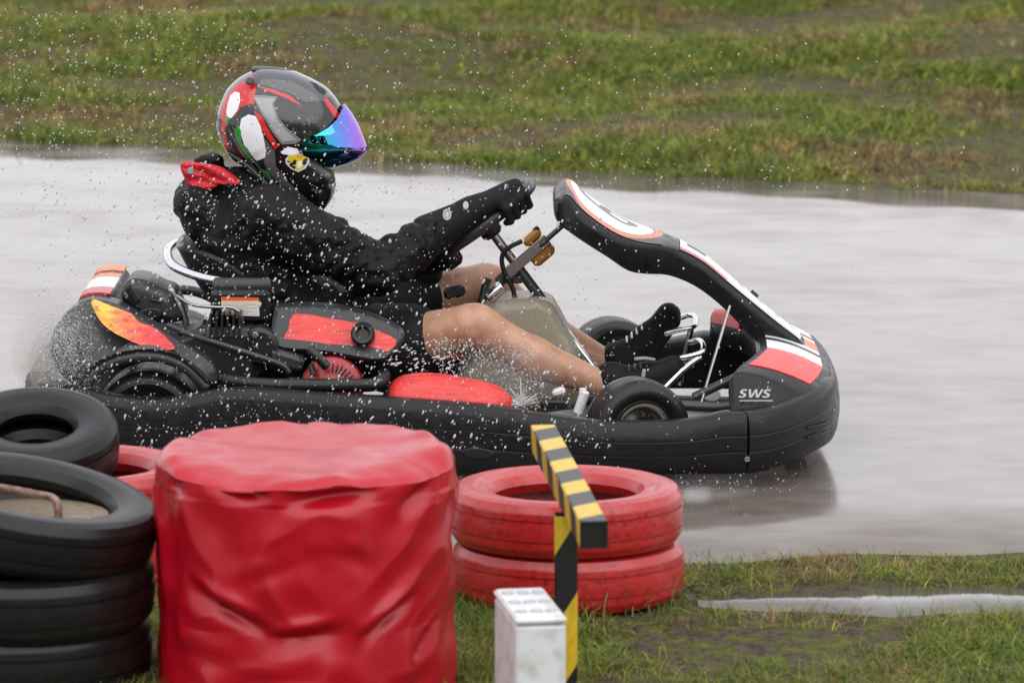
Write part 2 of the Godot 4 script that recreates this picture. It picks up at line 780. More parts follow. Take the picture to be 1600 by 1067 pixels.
func build_grass() -> void:
	var gm := mat(1, 1, 1, 0.6)
	gm.metallic_specular = 0.22
	gm.vertex_color_use_as_albedo = true
	gm.backlight_enabled = true
	gm.backlight = Color(0.35, 0.35, 0.3)
	var patch := FastNoiseLite.new()
	patch.seed = 7
	patch.frequency = 0.55
	patch.fractal_octaves = 4
	var tone := FastNoiseLite.new()
	tone.seed = 17
	tone.frequency = 0.7
	tone.fractal_octaves = 3
	var greens := [Color(0.09, 0.125, 0.02), Color(0.125, 0.155, 0.024), Color(0.06, 0.095, 0.022), Color(0.17, 0.165, 0.035)]
	var browns := [Color(0.17, 0.125, 0.055), Color(0.12, 0.075, 0.04), Color(0.21, 0.165, 0.065)]
	# the bank beyond the track
	rng.seed = 11
	var places := []
	for i in 78000:
		var x := rng.randf_range(-5.2, 5.2)
		var z := far_edge(x) + 0.06 - 8.8 * pow(rng.randf(), 1.15)
		var m := patch.get_noise_2d(x * 0.9, z * 1.6)
		if rng.randf() > smoothstep(-0.32, 0.06, m) * 0.88 + 0.10:
			continue
		var t := tone.get_noise_2d(x, z * 1.5)
		var c: Color = greens[rng.randi() % 4] if rng.randf() < smoothstep(-0.45, 0.15, t + m * 0.6) else browns[rng.randi() % 3]
		c = c * rng.randf_range(0.8, 2.1)
		c.a = 1.0
		var sc := (0.55 + 0.9 * pow(rng.randf(), 2.2)) * (0.75 + 0.5 * smoothstep(-0.1, 0.4, m))
		var b := Basis(Vector3.UP, rng.randf() * TAU).scaled(Vector3(sc, sc * rng.randf_range(0.6, 1.1), sc))
		places.append([Transform3D(b, Vector3(x, land(x, z) - 0.004, z)), c])
	var bank := holder("bank_grass", self)
	bank.set_meta("kind", "stuff")
	bank.set_meta("label", "patchy wet grass on the bank beyond the track")
	bank.set_meta("category", "grass")
	scatter("tuft", [clump(1, 16, 0.035, 0.10, 0.06, 1.15, 0.0026), clump(2, 14, 0.03, 0.085, 0.07, 1.3, 0.003), clump(3, 12, 0.05, 0.12, 0.05, 1.2, 0.0024), clump(4, 9, 0.015, 0.05, 0.06, 0.9, 0.006)], places, bank, gm)
	# the verge in front
	places = []
	for i in 24000:
		var x := rng.randf_range(-2.4, 2.6)
		var z := rng.randf_range(1.46, 4.6)
		var keep := 0.9
		var wid := 0.13 * (1.0 - exp(-maxf(x - 0.42, 0.0) * 5.0))
		if x > 0.42 and absf(z - 1.93 - 0.05 * sin(x * 2.3)) < wid + 0.03:
			keep = 0.02
		elif z < 1.78:
			keep = 0.95 * smoothstep(0.25, 0.55, x + 0.25 * patch.get_noise_2d(x * 6.0, z * 6.0)) * smoothstep(1.47, 1.6, z)
		elif x > 0.2 and x < 0.9 and z < 2.25:
			keep = 0.32 * smoothstep(0.3, 0.9, x + 0.5 * patch.get_noise_2d(x * 5.0, z * 5.0) + 0.2)
		else:
			keep *= smoothstep(-0.4, 0.0, patch.get_noise_2d(x * 2.0 + 9.0, z * 2.0))
		var hit := false
		for q in [[0.122, 1.93, 0.27], [-0.427, 2.78, 0.33], [-1.012, 2.75, 0.29], [-1.0, 1.7, 0.27], [0.03, 3.3, 0.11], [0.03, 3.42, 0.1], [0.03, 3.2, 0.1]]:
			if Vector2(x - q[0], z - q[1]).length() < q[2]:
				hit = true
		if hit or rng.randf() > keep:
			continue
		var t := tone.get_noise_2d(x * 2.0, z * 2.0)
		var c: Color = greens[rng.randi() % 4] if rng.randf() < 0.82 + t else browns[rng.randi() % 3]
		c = c * rng.randf_range(0.9, 2.0)
		c.a = 1.0
		var sc := rng.randf_range(0.4, 0.85)
		if z < 1.8:
			sc *= 0.75
		var b := Basis(Vector3.UP, rng.randf() * TAU).scaled(Vector3(sc, sc * rng.randf_range(0.6, 1.0), sc))
		places.append([Transform3D(b, Vector3(x, land(x, z) - 0.003, z)), c])
	# the belt of trees behind the photographer, which the visor mirrors
	var belt := []
	for k in 26:
		var cx := -39.0 + k * 3.1 + rng.randf_range(-0.8, 0.8)
		var cz := 36.0 + rng.randf_range(-2.0, 4.0)
		var ht := rng.randf_range(7.5, 11.0)
		for i in 60:
			var dv := Vector3(rng.randfn(), rng.randfn(), rng.randfn()).normalized() * pow(rng.randf(), 0.4)
			var sc := rng.randf_range(9.0, 15.0)
			belt.append([Transform3D(Basis(Vector3(rng.randf(), 1, rng.randf()).normalized(), rng.randf() * TAU).scaled(Vector3.ONE * sc), Vector3(cx + dv.x * 2.3, ht * 0.55 + dv.y * ht * 0.45, cz + dv.z * 2.0)), Color(0.05, 0.07, 0.025)])
	var trees := holder("treeline", self)
	trees.set_meta("kind", "stuff")
	trees.set_meta("label", "dark belt of trees mirrored in the helmet visor")
	trees.set_meta("category", "trees")
	scatter("foliage", [clump(21, 26, 0.05, 0.12, 0.06, 0.7, 0.012)], belt, trees, gm)
	# long arching blades at the foot of the red tyres
	var verge := holder("verge_grass", self)
	verge.set_meta("kind", "stuff")
	verge.set_meta("label", "short wet grass of the verge round the tyres")
	verge.set_meta("category", "grass")
	scatter("tuft", [clump(5, 18, 0.04, 0.11, 0.06, 1.2, 0.0022), clump(6, 16, 0.03, 0.09, 0.07, 1.35, 0.0026), clump(7, 12, 0.05, 0.14, 0.05, 1.1, 0.002)], places, verge, gm)
	places = []
	for q in [[0.13, 2.18], [0.2, 2.16], [0.27, 2.13], [0.36, 2.05], [0.1, 2.2], [0.16, 2.24], [0.31, 2.15]]:
		places.append([Transform3D(Basis(Vector3.UP, rng.randf() * TAU).scaled(Vector3.ONE * rng.randf_range(0.9, 1.25)), Vector3(q[0], -0.01, q[1])), Color(0.13, 0.17, 0.05)])
	scatter("tuft", [clump(8, 5, 0.08, 0.16, 0.04, 1.2, 0.0035), clump(9, 6, 0.07, 0.15, 0.05, 1.3, 0.003)], places, verge, gm)


# ---------------------------------------------------------------- things in front
func car_tyre(r: float, hole: float, w: float) -> Array:
	# closed profile of a tyre lying on its side, y from 0 to w
	var p := []
	var h := w * 0.5
	var half := [[hole, 0.26], [hole + 0.006, 0.36], [hole + 0.014, 0.43], [hole + 0.018, 0.425], [lerpf(hole, r, 0.32), 0.475], [lerpf(hole, r, 0.5), 0.5], [lerpf(hole, r, 0.66), 0.495], [lerpf(hole, r, 0.70), 0.485], [lerpf(hole, r, 0.72), 0.492], [lerpf(hole, r, 0.86), 0.455], [r - 0.010, 0.40], [r - 0.004, 0.34], [r - 0.0025, 0.30], [r - 0.002, 0.20], [r - 0.006, 0.195], [r - 0.006, 0.165], [r - 0.001, 0.16], [r, 0.05], [r, 0.02]]
	for q in half:
		p.append([q[0], h + q[1] * w])
	for i in range(half.size() - 1, -1, -1):
		p.append([half[i][0], h - half[i][1] * w])
	p.append([hole + 0.012, h - 0.1 * w])
	p.append([lerpf(hole, r, 0.8), h - 0.2 * w])
	p.append([lerpf(hole, r, 0.85), h])
	p.append([lerpf(hole, r, 0.8), h + 0.2 * w])
	p.append([hole + 0.012, h + 0.1 * w])
	return p


func tyre(called: String, label: String, r: float, hole: float, w: float, at: Vector3, m: Material, group: String, tilt := Vector3.ZERO) -> MeshInstance3D:
	var s := Shape.new()
	s.lathe(car_tyre(r, hole, w), 72, Transform3D.IDENTITY, true)
	var o := part(called, s.mesh(35.0), m, self)
	o.position = at
	o.rotation_degrees = tilt
	o.set_meta("label", label)
	o.set_meta("category", "tyre")
	o.set_meta("group", group)
	return o


func build_front() -> void:
	# two red tyres by the barrier
	var redm := mat(0.45, 0.016, 0.017, 0.4)
	redm.albedo_texture = noise_tex(0.03, 61, [[0.0, Color(0.35, 0.3, 0.3)], [0.2, Color(0.75, 0.7, 0.7)], [0.38, Color(0.95, 0.93, 0.93)], [0.7, Color(1, 1, 1)], [1.0, Color(1, 1, 1)]], 512, 6)
	relief(redm, noise_tex(0.08, 62, [], 256, 4), 3.0, 0.08)
	redm.clearcoat_enabled = true
	redm.clearcoat = 0.4
	redm.clearcoat_roughness = 0.15
	var blk := mat(0.0085, 0.009, 0.010, 0.36)
	blk.metallic_specular = 0.40
	blk.albedo_texture = noise_tex(0.03, 63, [[0.0, Color(0.7, 0.7, 0.7)], [0.6, Color(1, 1, 1)], [1.0, Color(1, 0.95, 0.88)]], 256, 5)
	relief(blk, noise_tex(0.08, 64, [], 256, 4), 3.0, 0.05)
	tyre("red_tyre", "red painted tyre on the grass, lower of the two behind the striped barrier", 0.264, 0.165, 0.128, Vector3(0.128, 0.0, 1.93), redm, "red painted tyres")
	tyre("red_tyre", "red painted tyre lying on another red tyre behind the striped barrier", 0.266, 0.165, 0.128, Vector3(0.122, 0.128, 1.935), redm, "red painted tyres", Vector3(0, 40, 0))
	tyre("red_tyre", "red painted tyre on the ground between the small black tyre and the red barrel", 0.264, 0.165, 0.132, Vector3(-0.99, 0.0, 1.70), redm, "red painted tyres")
	tyre("red_tyre", "red painted tyre peeking out beside the red barrel, under the small black tyre", 0.264, 0.165, 0.13, Vector3(-1.0, 0.132, 1.70), redm, "red painted tyres", Vector3(0, 25, 0))
	# black tyres at the picture's edge
	tyre("black_tyre", "black tyre at the bottom of the black stack beside the red barrel", 0.278, 0.172, 0.14, Vector3(-1.03, 0.0, 2.76), blk, "black tyres of the stack")
	tyre("black_tyre", "middle black tyre of the stack beside the red barrel", 0.276, 0.172, 0.13, Vector3(-1.02, 0.132, 2.77), blk, "black tyres of the stack", Vector3(2, 30, 0))
	tyre("black_tyre", "wet black tyre on top of the stack, with a bent rod and muddy water inside", 0.272, 0.168, 0.125, Vector3(-1.02, 0.285, 2.75), blk, "black tyres of the stack", Vector3(12.0, 70, 0))
	tyre("small_black_tyre", "small wet black tyre lying tilted on a red tyre before the kart's rear", 0.193, 0.088, 0.125, Vector3(-1.095, 0.258, 1.76), blk, "loose small tyre", Vector3(17.0, 10, 2))
	# muddy water standing in the top tyre
	var s := Shape.new()
	s.lathe([[0.0, 0.012], [0.15, 0.012], [0.18, 0.010], [0.18, -0.04], [0.0, -0.04]], 40, Transform3D.IDENTITY)
	var mud := mat(0.27, 0.215, 0.15, 0.18)
	relief(mud, noise_tex(0.06, 66, [], 256, 4), 1.5, 0.6)
	mud.uv1_scale = Vector3(1.2, 1.2, 5.0)
	var water := part("muddy_water", s.mesh(40.0), mud, self)
	water.position = Vector3(-1.02, 0.335, 2.75)
	water.rotation_degrees.x = 0.0
	water.set_meta("label", "brown muddy water standing inside the top black tyre")
	water.set_meta("category", "muddy water")
	# the bent rod
	s = Shape.new()
	var c := Vector3(-1.012, 0.357, 2.73)
	s.tube(soft(PackedVector3Array([c + Vector3(-0.16, 0.042, -0.05), c + Vector3(-0.06, 0.038, -0.02), c + Vector3(0.02, 0.032, 0.02), c + Vector3(0.060, 0.03, 0.055), c + Vector3(0.072, 0.012, 0.068), c + Vector3(0.074, -0.06, 0.07)]), 5), 0.0085, -1.0, 12)
	var rust := mat(0.34, 0.29, 0.26, 0.4, 0.2)
	rust.albedo_texture = noise_tex(0.05, 68, [[0.0, Color(0.45, 0.25, 0.2)], [0.45, Color(0.8, 0.65, 0.6)], [1.0, Color(1, 1, 1)]], 256, 4)
	rust.uv1_triplanar = true
	rust.uv1_scale = Vector3.ONE * 4.0
	var rod := part("bent_rod", s.mesh(60.0), rust, self)
	rod.set_meta("label", "bent grey metal rod standing in the muddy water of the top tyre")
	rod.set_meta("category", "rod")

	build_barrel()
	build_barrier()
	build_box()


func build_barrel() -> void:
	# tarpaulin pulled over a barrel: radial folds pressed into a cylinder
	var fold := FastNoiseLite.new()
	fold.seed = 5
	fold.noise_type = FastNoiseLite.TYPE_PERLIN
	fold.frequency = 1.0
	fold.fractal_octaves = 2
	var seg := 280
	var prof := []                      # [radius share, height, fold depth]
	for k in 9:
		prof.append([1.005 - 0.004 * k, 0.0 + k * 0.018, 1.0])
	for k in range(1, 71):
		prof.append([0.97 + 0.03 * sin(k / 70.0 * 2.2), 0.144 + k * 0.0041, 1.0])
	for k in range(1, 9):
		var a := k / 8.0 * PI / 2.0
		prof.append([1.0 - 0.11 * (1.0 - cos(a)), 0.432 + 0.036 * sin(a), 1.0 - 0.5 * k / 8.0])
	for k in range(1, 15):
		var q := 1.0 - k / 14.0
		prof.append([0.89 * q, 0.468 - 0.014 * (1.0 - q * q), 0.5 * q * q])
	var rad := 0.309
	# folds of the front: [angle, height, length along angle, length along height, slope, depth]
	var dents := [[-0.50, 0.19, 0.40, 0.026, -0.12, 0.032], [0.02, 0.15, 0.34, 0.022, 0.05, 0.022], [0.62, 0.175, 0.30, 0.024, 0.17, 0.027], [0.95, 0.12, 0.2, 0.018, 0.2, 0.014], [-0.75, 0.10, 0.35, 0.016, -0.03, 0.018], [0.35, 0.30, 0.22, 0.03, -0.12, 0.006], [-0.2, 0.27, 0.3, 0.025, 0.10, 0.005], [-0.95, 0.30, 0.12, 0.06, 0.5, 0.009], [0.22, 0.422, 0.40, 0.026, 0.03, 0.034], [-0.42, 0.430, 0.30, 0.022, -0.05, 0.026], [0.86, 0.405, 0.20, 0.032, 0.10, 0.026], [-1.0, 0.42, 0.18, 0.03, 0.0, 0.018], [0.75, 0.04, 0.4, 0.02, 0.08, 0.012], [-0.2, 0.06, 0.5, 0.02, 0.04, 0.014]]
	var rings := []
	for q in prof:
		var ring := PackedVector3Array()
		for k in seg:
			var a := TAU * k / seg
			var y: float = q[1]
			var crumple := absf(fold.get_noise_3d(cos(a) * 1.5 + 20.0, y * 4.2 + sin(a) * 0.8, sin(a) * 1.5))
			var disp: float = 0.006 * fold.get_noise_3d(cos(a) * 2.6, y * 9.0, sin(a) * 2.6) * q[2]
			var ridge := absf(fold.get_noise_3d(cos(a) * 3.4 + 8.0, y * 7.0 + a * 0.0, sin(a) * 3.4))
			disp += (0.006 - 0.05 * ridge * ridge) * 0.35 * q[2] * (1.0 if y < 0.44 else 0.3)
			disp += 0.038 * (0.16 - crumple) * (1.0 if y < 0.40 else 0.4) * float(q[2])
			var fa := wrapf(a - PI / 2.0, -PI, PI)      # 0 faces the photographer
			for e in dents:
				var da: float = (-fa - e[0])
				var dy: float = y - e[1] - e[4] * da
				var along: float = da / e[2]
				if absf(along) < 1.0 and absf(dy) < e[3] * 3.0:
					var w: float = (1.0 - along * along)
					var x: float = dy / e[3]
					disp += e[5] * w * w * (exp(-(x - 0.8) * (x - 0.8) * 1.4) * 0.5 - exp(-x * x * 1.8))
			var lift := 0.0
			if y > 0.43:
				var flat := Vector2(cos(a), sin(a)) * float(q[0])
				lift = 0.010 * fold.get_noise_2d(flat.x * 1.5 + 3.0, flat.y * 1.5) * smoothstep(0.43, 0.466, y) - 0.016 * maxf(0.0, cos(fa)) * smoothstep(0.43, 0.466, y) * float(q[0])
				lift -= 0.020 * pow(absf(sin(fa * 2.1 + 0.5)), 1.5) * smoothstep(0.72, 0.93, float(q[0])) * smoothstep(0.43, 0.455, y) * smoothstep(-0.2, 0.5, cos(fa))
				lift += 0.010 * fold.get_noise_2d(fa * 3.0, 9.0) * smoothstep(0.7, 0.95, float(q[0])) * smoothstep(0.43, 0.46, y)
			var r: float = rad * q[0] + disp
			ring.append(Vector3(cos(a) * maxf(r, 0.0005), (y + lift) * 1.065, sin(a) * maxf(r, 0.0005)))
		rings.append(ring)
	var s := Shape.new()
	s.loft(rings)
	var m := mat(0.41, 0.0025, 0.013, 0.38)
	m.metallic_specular = 0.42
	m.clearcoat_enabled = true
	m.clearcoat = 0.22
	m.clearcoat_roughness = 0.25
	relief(m, noise_tex(0.02, 71, [], 256, 5), 2.0, 0.10)
	m.roughness_texture = noise_tex(0.02, 72, [[0.2, grey(0.75)], [0.8, grey(1.0)]], 256, 4)
	var o := part("wrapped_barrel", s.mesh(75.0), m, self)
	o.position = Vector3(-0.427, 0.0, 2.78)
	o.set_meta("label", "squat barrel wrapped in glossy wrinkled red tarpaulin between the tyre stacks")
	o.set_meta("category", "barrel")


func striped(along: Vector3, period: float, phase: float, seed_: int) -> StandardMaterial3D:
	# yellow and black hazard tape: slanted bands printed along the tube
	var m := mat(1, 1, 1, 0.4)
	var noise := FastNoiseLite.new()
	noise.seed = seed_
	noise.frequency = 0.03
	m.albedo_texture = picture(128, 256, func(x: int, y: int) -> Color:
		var s := fposmod((y / 256.0) * 1.0 + phase + x / 128.0 * along.x, 1.0)
		var k := 0.92 + 0.1 * noise.get_noise_2d(x, y)
		var yel := Color(0.86, 0.72, 0.16) * k
		var bla := Color(0.10, 0.10, 0.11) * k
		return yel if s < 0.5 else bla)
	return m


func tape(s: Shape, c: Vector3, size: Vector3, b: Basis, period: float, slant: float) -> void:
	# a square tube with uv running along its y axis, so that the tape's bands wind round it
	var h := size * 0.5
	var e := 0.003
	var outline := [[h.x, h.z - e], [h.x - e, h.z], [-h.x + e, h.z], [-h.x, h.z - e], [-h.x, -h.z + e], [-h.x + e, -h.z], [h.x - e, -h.z], [h.x, -h.z + e]]
	var t := PackedVector3Array()
	var u := PackedVector2Array()
	var run := 0.0
	for k in 8:
		var p := Vector2(outline[k][0], outline[k][1])
		var q := Vector2(outline[(k + 1) % 8][0], outline[(k + 1) % 8][1])
		var nxt := run + p.distance_to(q)
		var a0 := c + b * Vector3(p.x, -h.y, p.y)
		var a1 := c + b * Vector3(q.x, -h.y, q.y)
		var b0 := c + b * Vector3(p.x, h.y, p.y)
		var b1 := c + b * Vector3(q.x, h.y, q.y)
		var y0 := run * slant / period
		var y1 := nxt * slant / period
		var l := size.y / period
		t.append_array([a0, a1, b0, a1, b1, b0])
		u.append_array([Vector2(0, y0), Vector2(0.5, y1), Vector2(0, y0 + l), Vector2(0.5, y1), Vector2(0.5, y1 + l), Vector2(0, y0 + l)])
		run = nxt
	s.solid(t, u)


func build_barrier() -> void:
	var t := thing("striped_barrier", "T-shaped barrier of square tube in yellow and black hazard stripes beside the white box", "barrier", Vector3(0.11, 0, 2.96))
	var hz := striped(Vector3.ZERO, 1.0, 0.2, 3)
	var pz := striped(Vector3.ZERO, 1.0, 0.68, 4)
	var s := Shape.new()
	tape(s, Vector3(0, 0.188, 0), Vector3(0.047, 0.40, 0.047), Basis.IDENTITY, 0.30, 1.6)
	part("post", s.mesh(20.0), pz, t)
	# the arm points at the photographer
	var a := Vector3(0.068, 0.417, 2.24) - t.position
	var e := Vector3(0.160, 0.417, 3.31) - t.position
	var dir := (e - a).normalized()
	var b := Basis(dir.cross(Vector3.UP).normalized(), dir, Vector3.ZERO)
	b.z = b.x.cross(b.y).normalized()
	s = Shape.new()
	tape(s, (a + e) * 0.5, Vector3(0.055, a.distance_to(e), 0.055), b, 0.245, 0.9)
	part("arm", s.mesh(20.0), hz, t)
	# the open end of the tube: a wall frame round a black plate, painted shade of the hollow
	s = Shape.new()
	var h := 0.0275
	for q in [[Vector3(h - 0.003, 0, 0), Vector3(0.006, 0.004, 0.055)], [Vector3(-h + 0.003, 0, 0), Vector3(0.006, 0.004, 0.055)], [Vector3(0, 0, h - 0.003), Vector3(0.043, 0.004, 0.006)], [Vector3(0, 0, -h + 0.003), Vector3(0.043, 0.004, 0.006)]]:
		s.box(e + dir * 0.002 + b * q[0], q[1], 0.0, b)
	part("tube_wall", s.mesh(20.0), mats.black, t)
	s = Shape.new()
	s.box(e + dir * 0.0006, Vector3(0.043, 0.001, 0.043), 0.0, b)
	part("hollow_shade", s.mesh(20.0), mats.black, t)


func build_box() -> void:
	var t := thing("white_box", "upright white plastic box with grey dimples on its lid, in front of the striped post", "box", Vector3(0.035, 0, 3.31))
	t.rotation_degrees.y = 9.0
	var wm := mat(0.66, 0.68, 0.70, 0.35)
	wm.albedo_texture = noise_tex(0.02, 81, [[0.0, Color(0.86, 0.85, 0.83)], [0.5, Color(1, 1, 1)]], 256, 4)
	wm.uv1_triplanar = true
	wm.uv1_scale = Vector3.ONE * 3.0
	var s := Shape.new()
	s.box(Vector3(0, 0.132, 0), Vector3(0.098, 0.265, 0.275), 0.005)
	part("body", s.mesh(20.0), wm, t)
	s = Shape.new()
	s.box(Vector3(0, 0.274, 0), Vector3(0.102, 0.014, 0.279), 0.005)
	var lid := part("lid", s.mesh(20.0), wm, t)
	var dm := mat(0.42, 0.42, 0.44, 0.3)
	for i in 3:
		for k in 3:
			s = Shape.new()
			s.lathe([[0.0, 0.0012], [0.007, 0.0014], [0.0095, 0.003], [0.0115, 0.0025], [0.0125, 0.0], [0.0, -0.001]], 18, Transform3D(Basis.IDENTITY, Vector3(-0.030 + i * 0.030, 0.2815, -0.09 + k * 0.085)))
			part("dimple", s.mesh(30.0), dm, lid)


# ---------------------------------------------------------------- the kart
func band(path: Array, close := false) -> Shape:
	# a bumper of hollow plastic section swept along a plan path; path: [x, z, top, bottom]
	var rings := []
	var n := path.size()
	for i in n:
		var p: Array = path[i]
		var q: Array = path[maxi(i - 1, 0)]
		var r: Array = path[mini(i + 1, n - 1)]
		var d := Vector2(r[0] - q[0], r[1] - q[1]).normalized()
		var out := Vector3(-d.y, 0, d.x)
		var yt: float = p[2]
		var yb: float = p[3]
		var ring := PackedVector3Array()
		var h := yt - yb
		for s in [[-0.030, 0.0, 0], [-0.010, 0.012, 0], [-0.001, 0.035, 0], [0.003, h * 0.36, 0], [0.0015, h * 0.37, 0], [0.0015, h * 0.40, 0], [0.004, h * 0.41, 0], [0.004, h * 0.62, 0], [0.0025, h * 0.63, 0], [0.0025, h * 0.66, 0], [0.003, h * 0.67, 0], [0.0, h - 0.028, 0], [-0.006, h - 0.012, 0], [-0.016, h - 0.003, 0], [-0.034, h, 0], [-0.070, h - 0.003, 0], [-0.082, h - 0.010, 0], [-0.088, h - 0.03, 0], [-0.086, 0.03, 0], [-0.07, 0.0, 0]]:
			ring.append(Vector3(p[0], yb + s[1], p[1]) + out * s[0])
		rings.append(ring)
	var s := Shape.new()
	s.loft(rings)
	return s


func dense(p: Array, n: int) -> Array:
	# smooth curve through rows of numbers
	var r := []
	var m := p.size()
	for i in m - 1:
		for k in n:
			var t := float(k) / n
			var row := []
			for j in p[i].size():
				row.append(cubic_interpolate(p[i][j], p[i + 1][j], p[maxi(i - 1, 0)][j], p[mini(i + 2, m - 1)][j], t))
			r.append(row)
	r.append(p[m - 1])
	return r


func mirrored(path: Array) -> Array:
	var r := []
	for i in range(path.size() - 1, -1, -1):
		var q: Array = path[i]
		r.append([q[0], -q[1], q[2], q[3]])
	return r


func kart_wheel(called: String, kart: Node3D, at: Vector3, r: float, w: float, yaw: float) -> void:
	var o := holder(called, kart)
	o.position = at
	o.rotation_degrees.y = yaw
	var x := Transform3D(Basis(Vector3.RIGHT, PI / 2.0), Vector3.ZERO)
	var h := w * 0.5
	var rim := r * 0.53
	var s := Shape.new()
	var prof := []
	for q in [[rim, 0.62], [rim + 0.004, 0.80], [rim + 0.010, 0.86], [rim + 0.012, 0.84], [lerpf(rim, r, 0.35), 0.96], [lerpf(rim, r, 0.55), 1.0], [lerpf(rim, r, 0.60), 0.985], [lerpf(rim, r, 0.63), 1.0], [lerpf(rim, r, 0.80), 0.95], [r - 0.006, 0.84], [r - 0.0015, 0.72], [r, 0.4], [r, 0.36], [r - 0.003, 0.35], [r - 0.003, 0.30], [r, 0.29], [r, 0.02], [r - 0.003, 0.01]]:
		prof.append(q)
	var full := []
	for q in prof:
		full.append([q[0], q[1] * h])
	for i in range(prof.size() - 1, -1, -1):
		full.append([prof[i][0], -prof[i][1] * h])
	s.lathe(full, 64, x, true)
	part("tyre", s.mesh(35.0), mats.wet_rubber, o)
	s = Shape.new()
	s.lathe([[0.0, -h * 0.1], [rim * 0.35, -h * 0.1], [rim * 0.4, h * 0.12], [rim * 0.55, h * 0.15], [rim * 0.72, h * 0.22], [rim * 0.84, h * 0.72], [rim * 0.97, h * 0.86], [rim * 1.06, h * 0.86], [rim * 1.06, h * 0.80], [rim * 0.99, h * 0.74], [rim * 0.99, -h * 0.74], [rim * 1.06, -h * 0.84], [rim * 0.95, -h * 0.84], [rim * 0.8, -h * 0.4], [0.0, -h * 0.4]], 48, x)
	part("rim", s.mesh(35.0), mats.rim, o)
	s = Shape.new()
	s.lathe([[0.0, h * 0.5], [0.011, h * 0.5], [0.014, h * 0.42], [0.014, -h * 0.2], [0.0, -h * 0.2]], 20, x)
	for k in 5:
		var a := TAU * k / 5.0
		s.lathe([[0.0, h * 0.26], [0.005, h * 0.26], [0.006, h * 0.15], [0.0, h * 0.1]], 8, x * Transform3D(Basis.IDENTITY, Vector3(cos(a), 0, sin(a)) * rim * 0.55))
	part("hub", s.mesh(35.0), mats.steel, o)


func flat_patch(poly: Array, z: float, m: Material, called: String, parent: Node3D, smooth := 3, thick := 0.002) -> void:
	var p := ons(poly, z)
	if smooth > 1:
		p = soft(p, smooth, true)
	for i in p.size():
		p[i].z += thick
	var s := Shape.new()
	s.slab(p, thick + 0.004, 0.0)
	part(called, s.mesh(30.0, "xy"), m, parent)


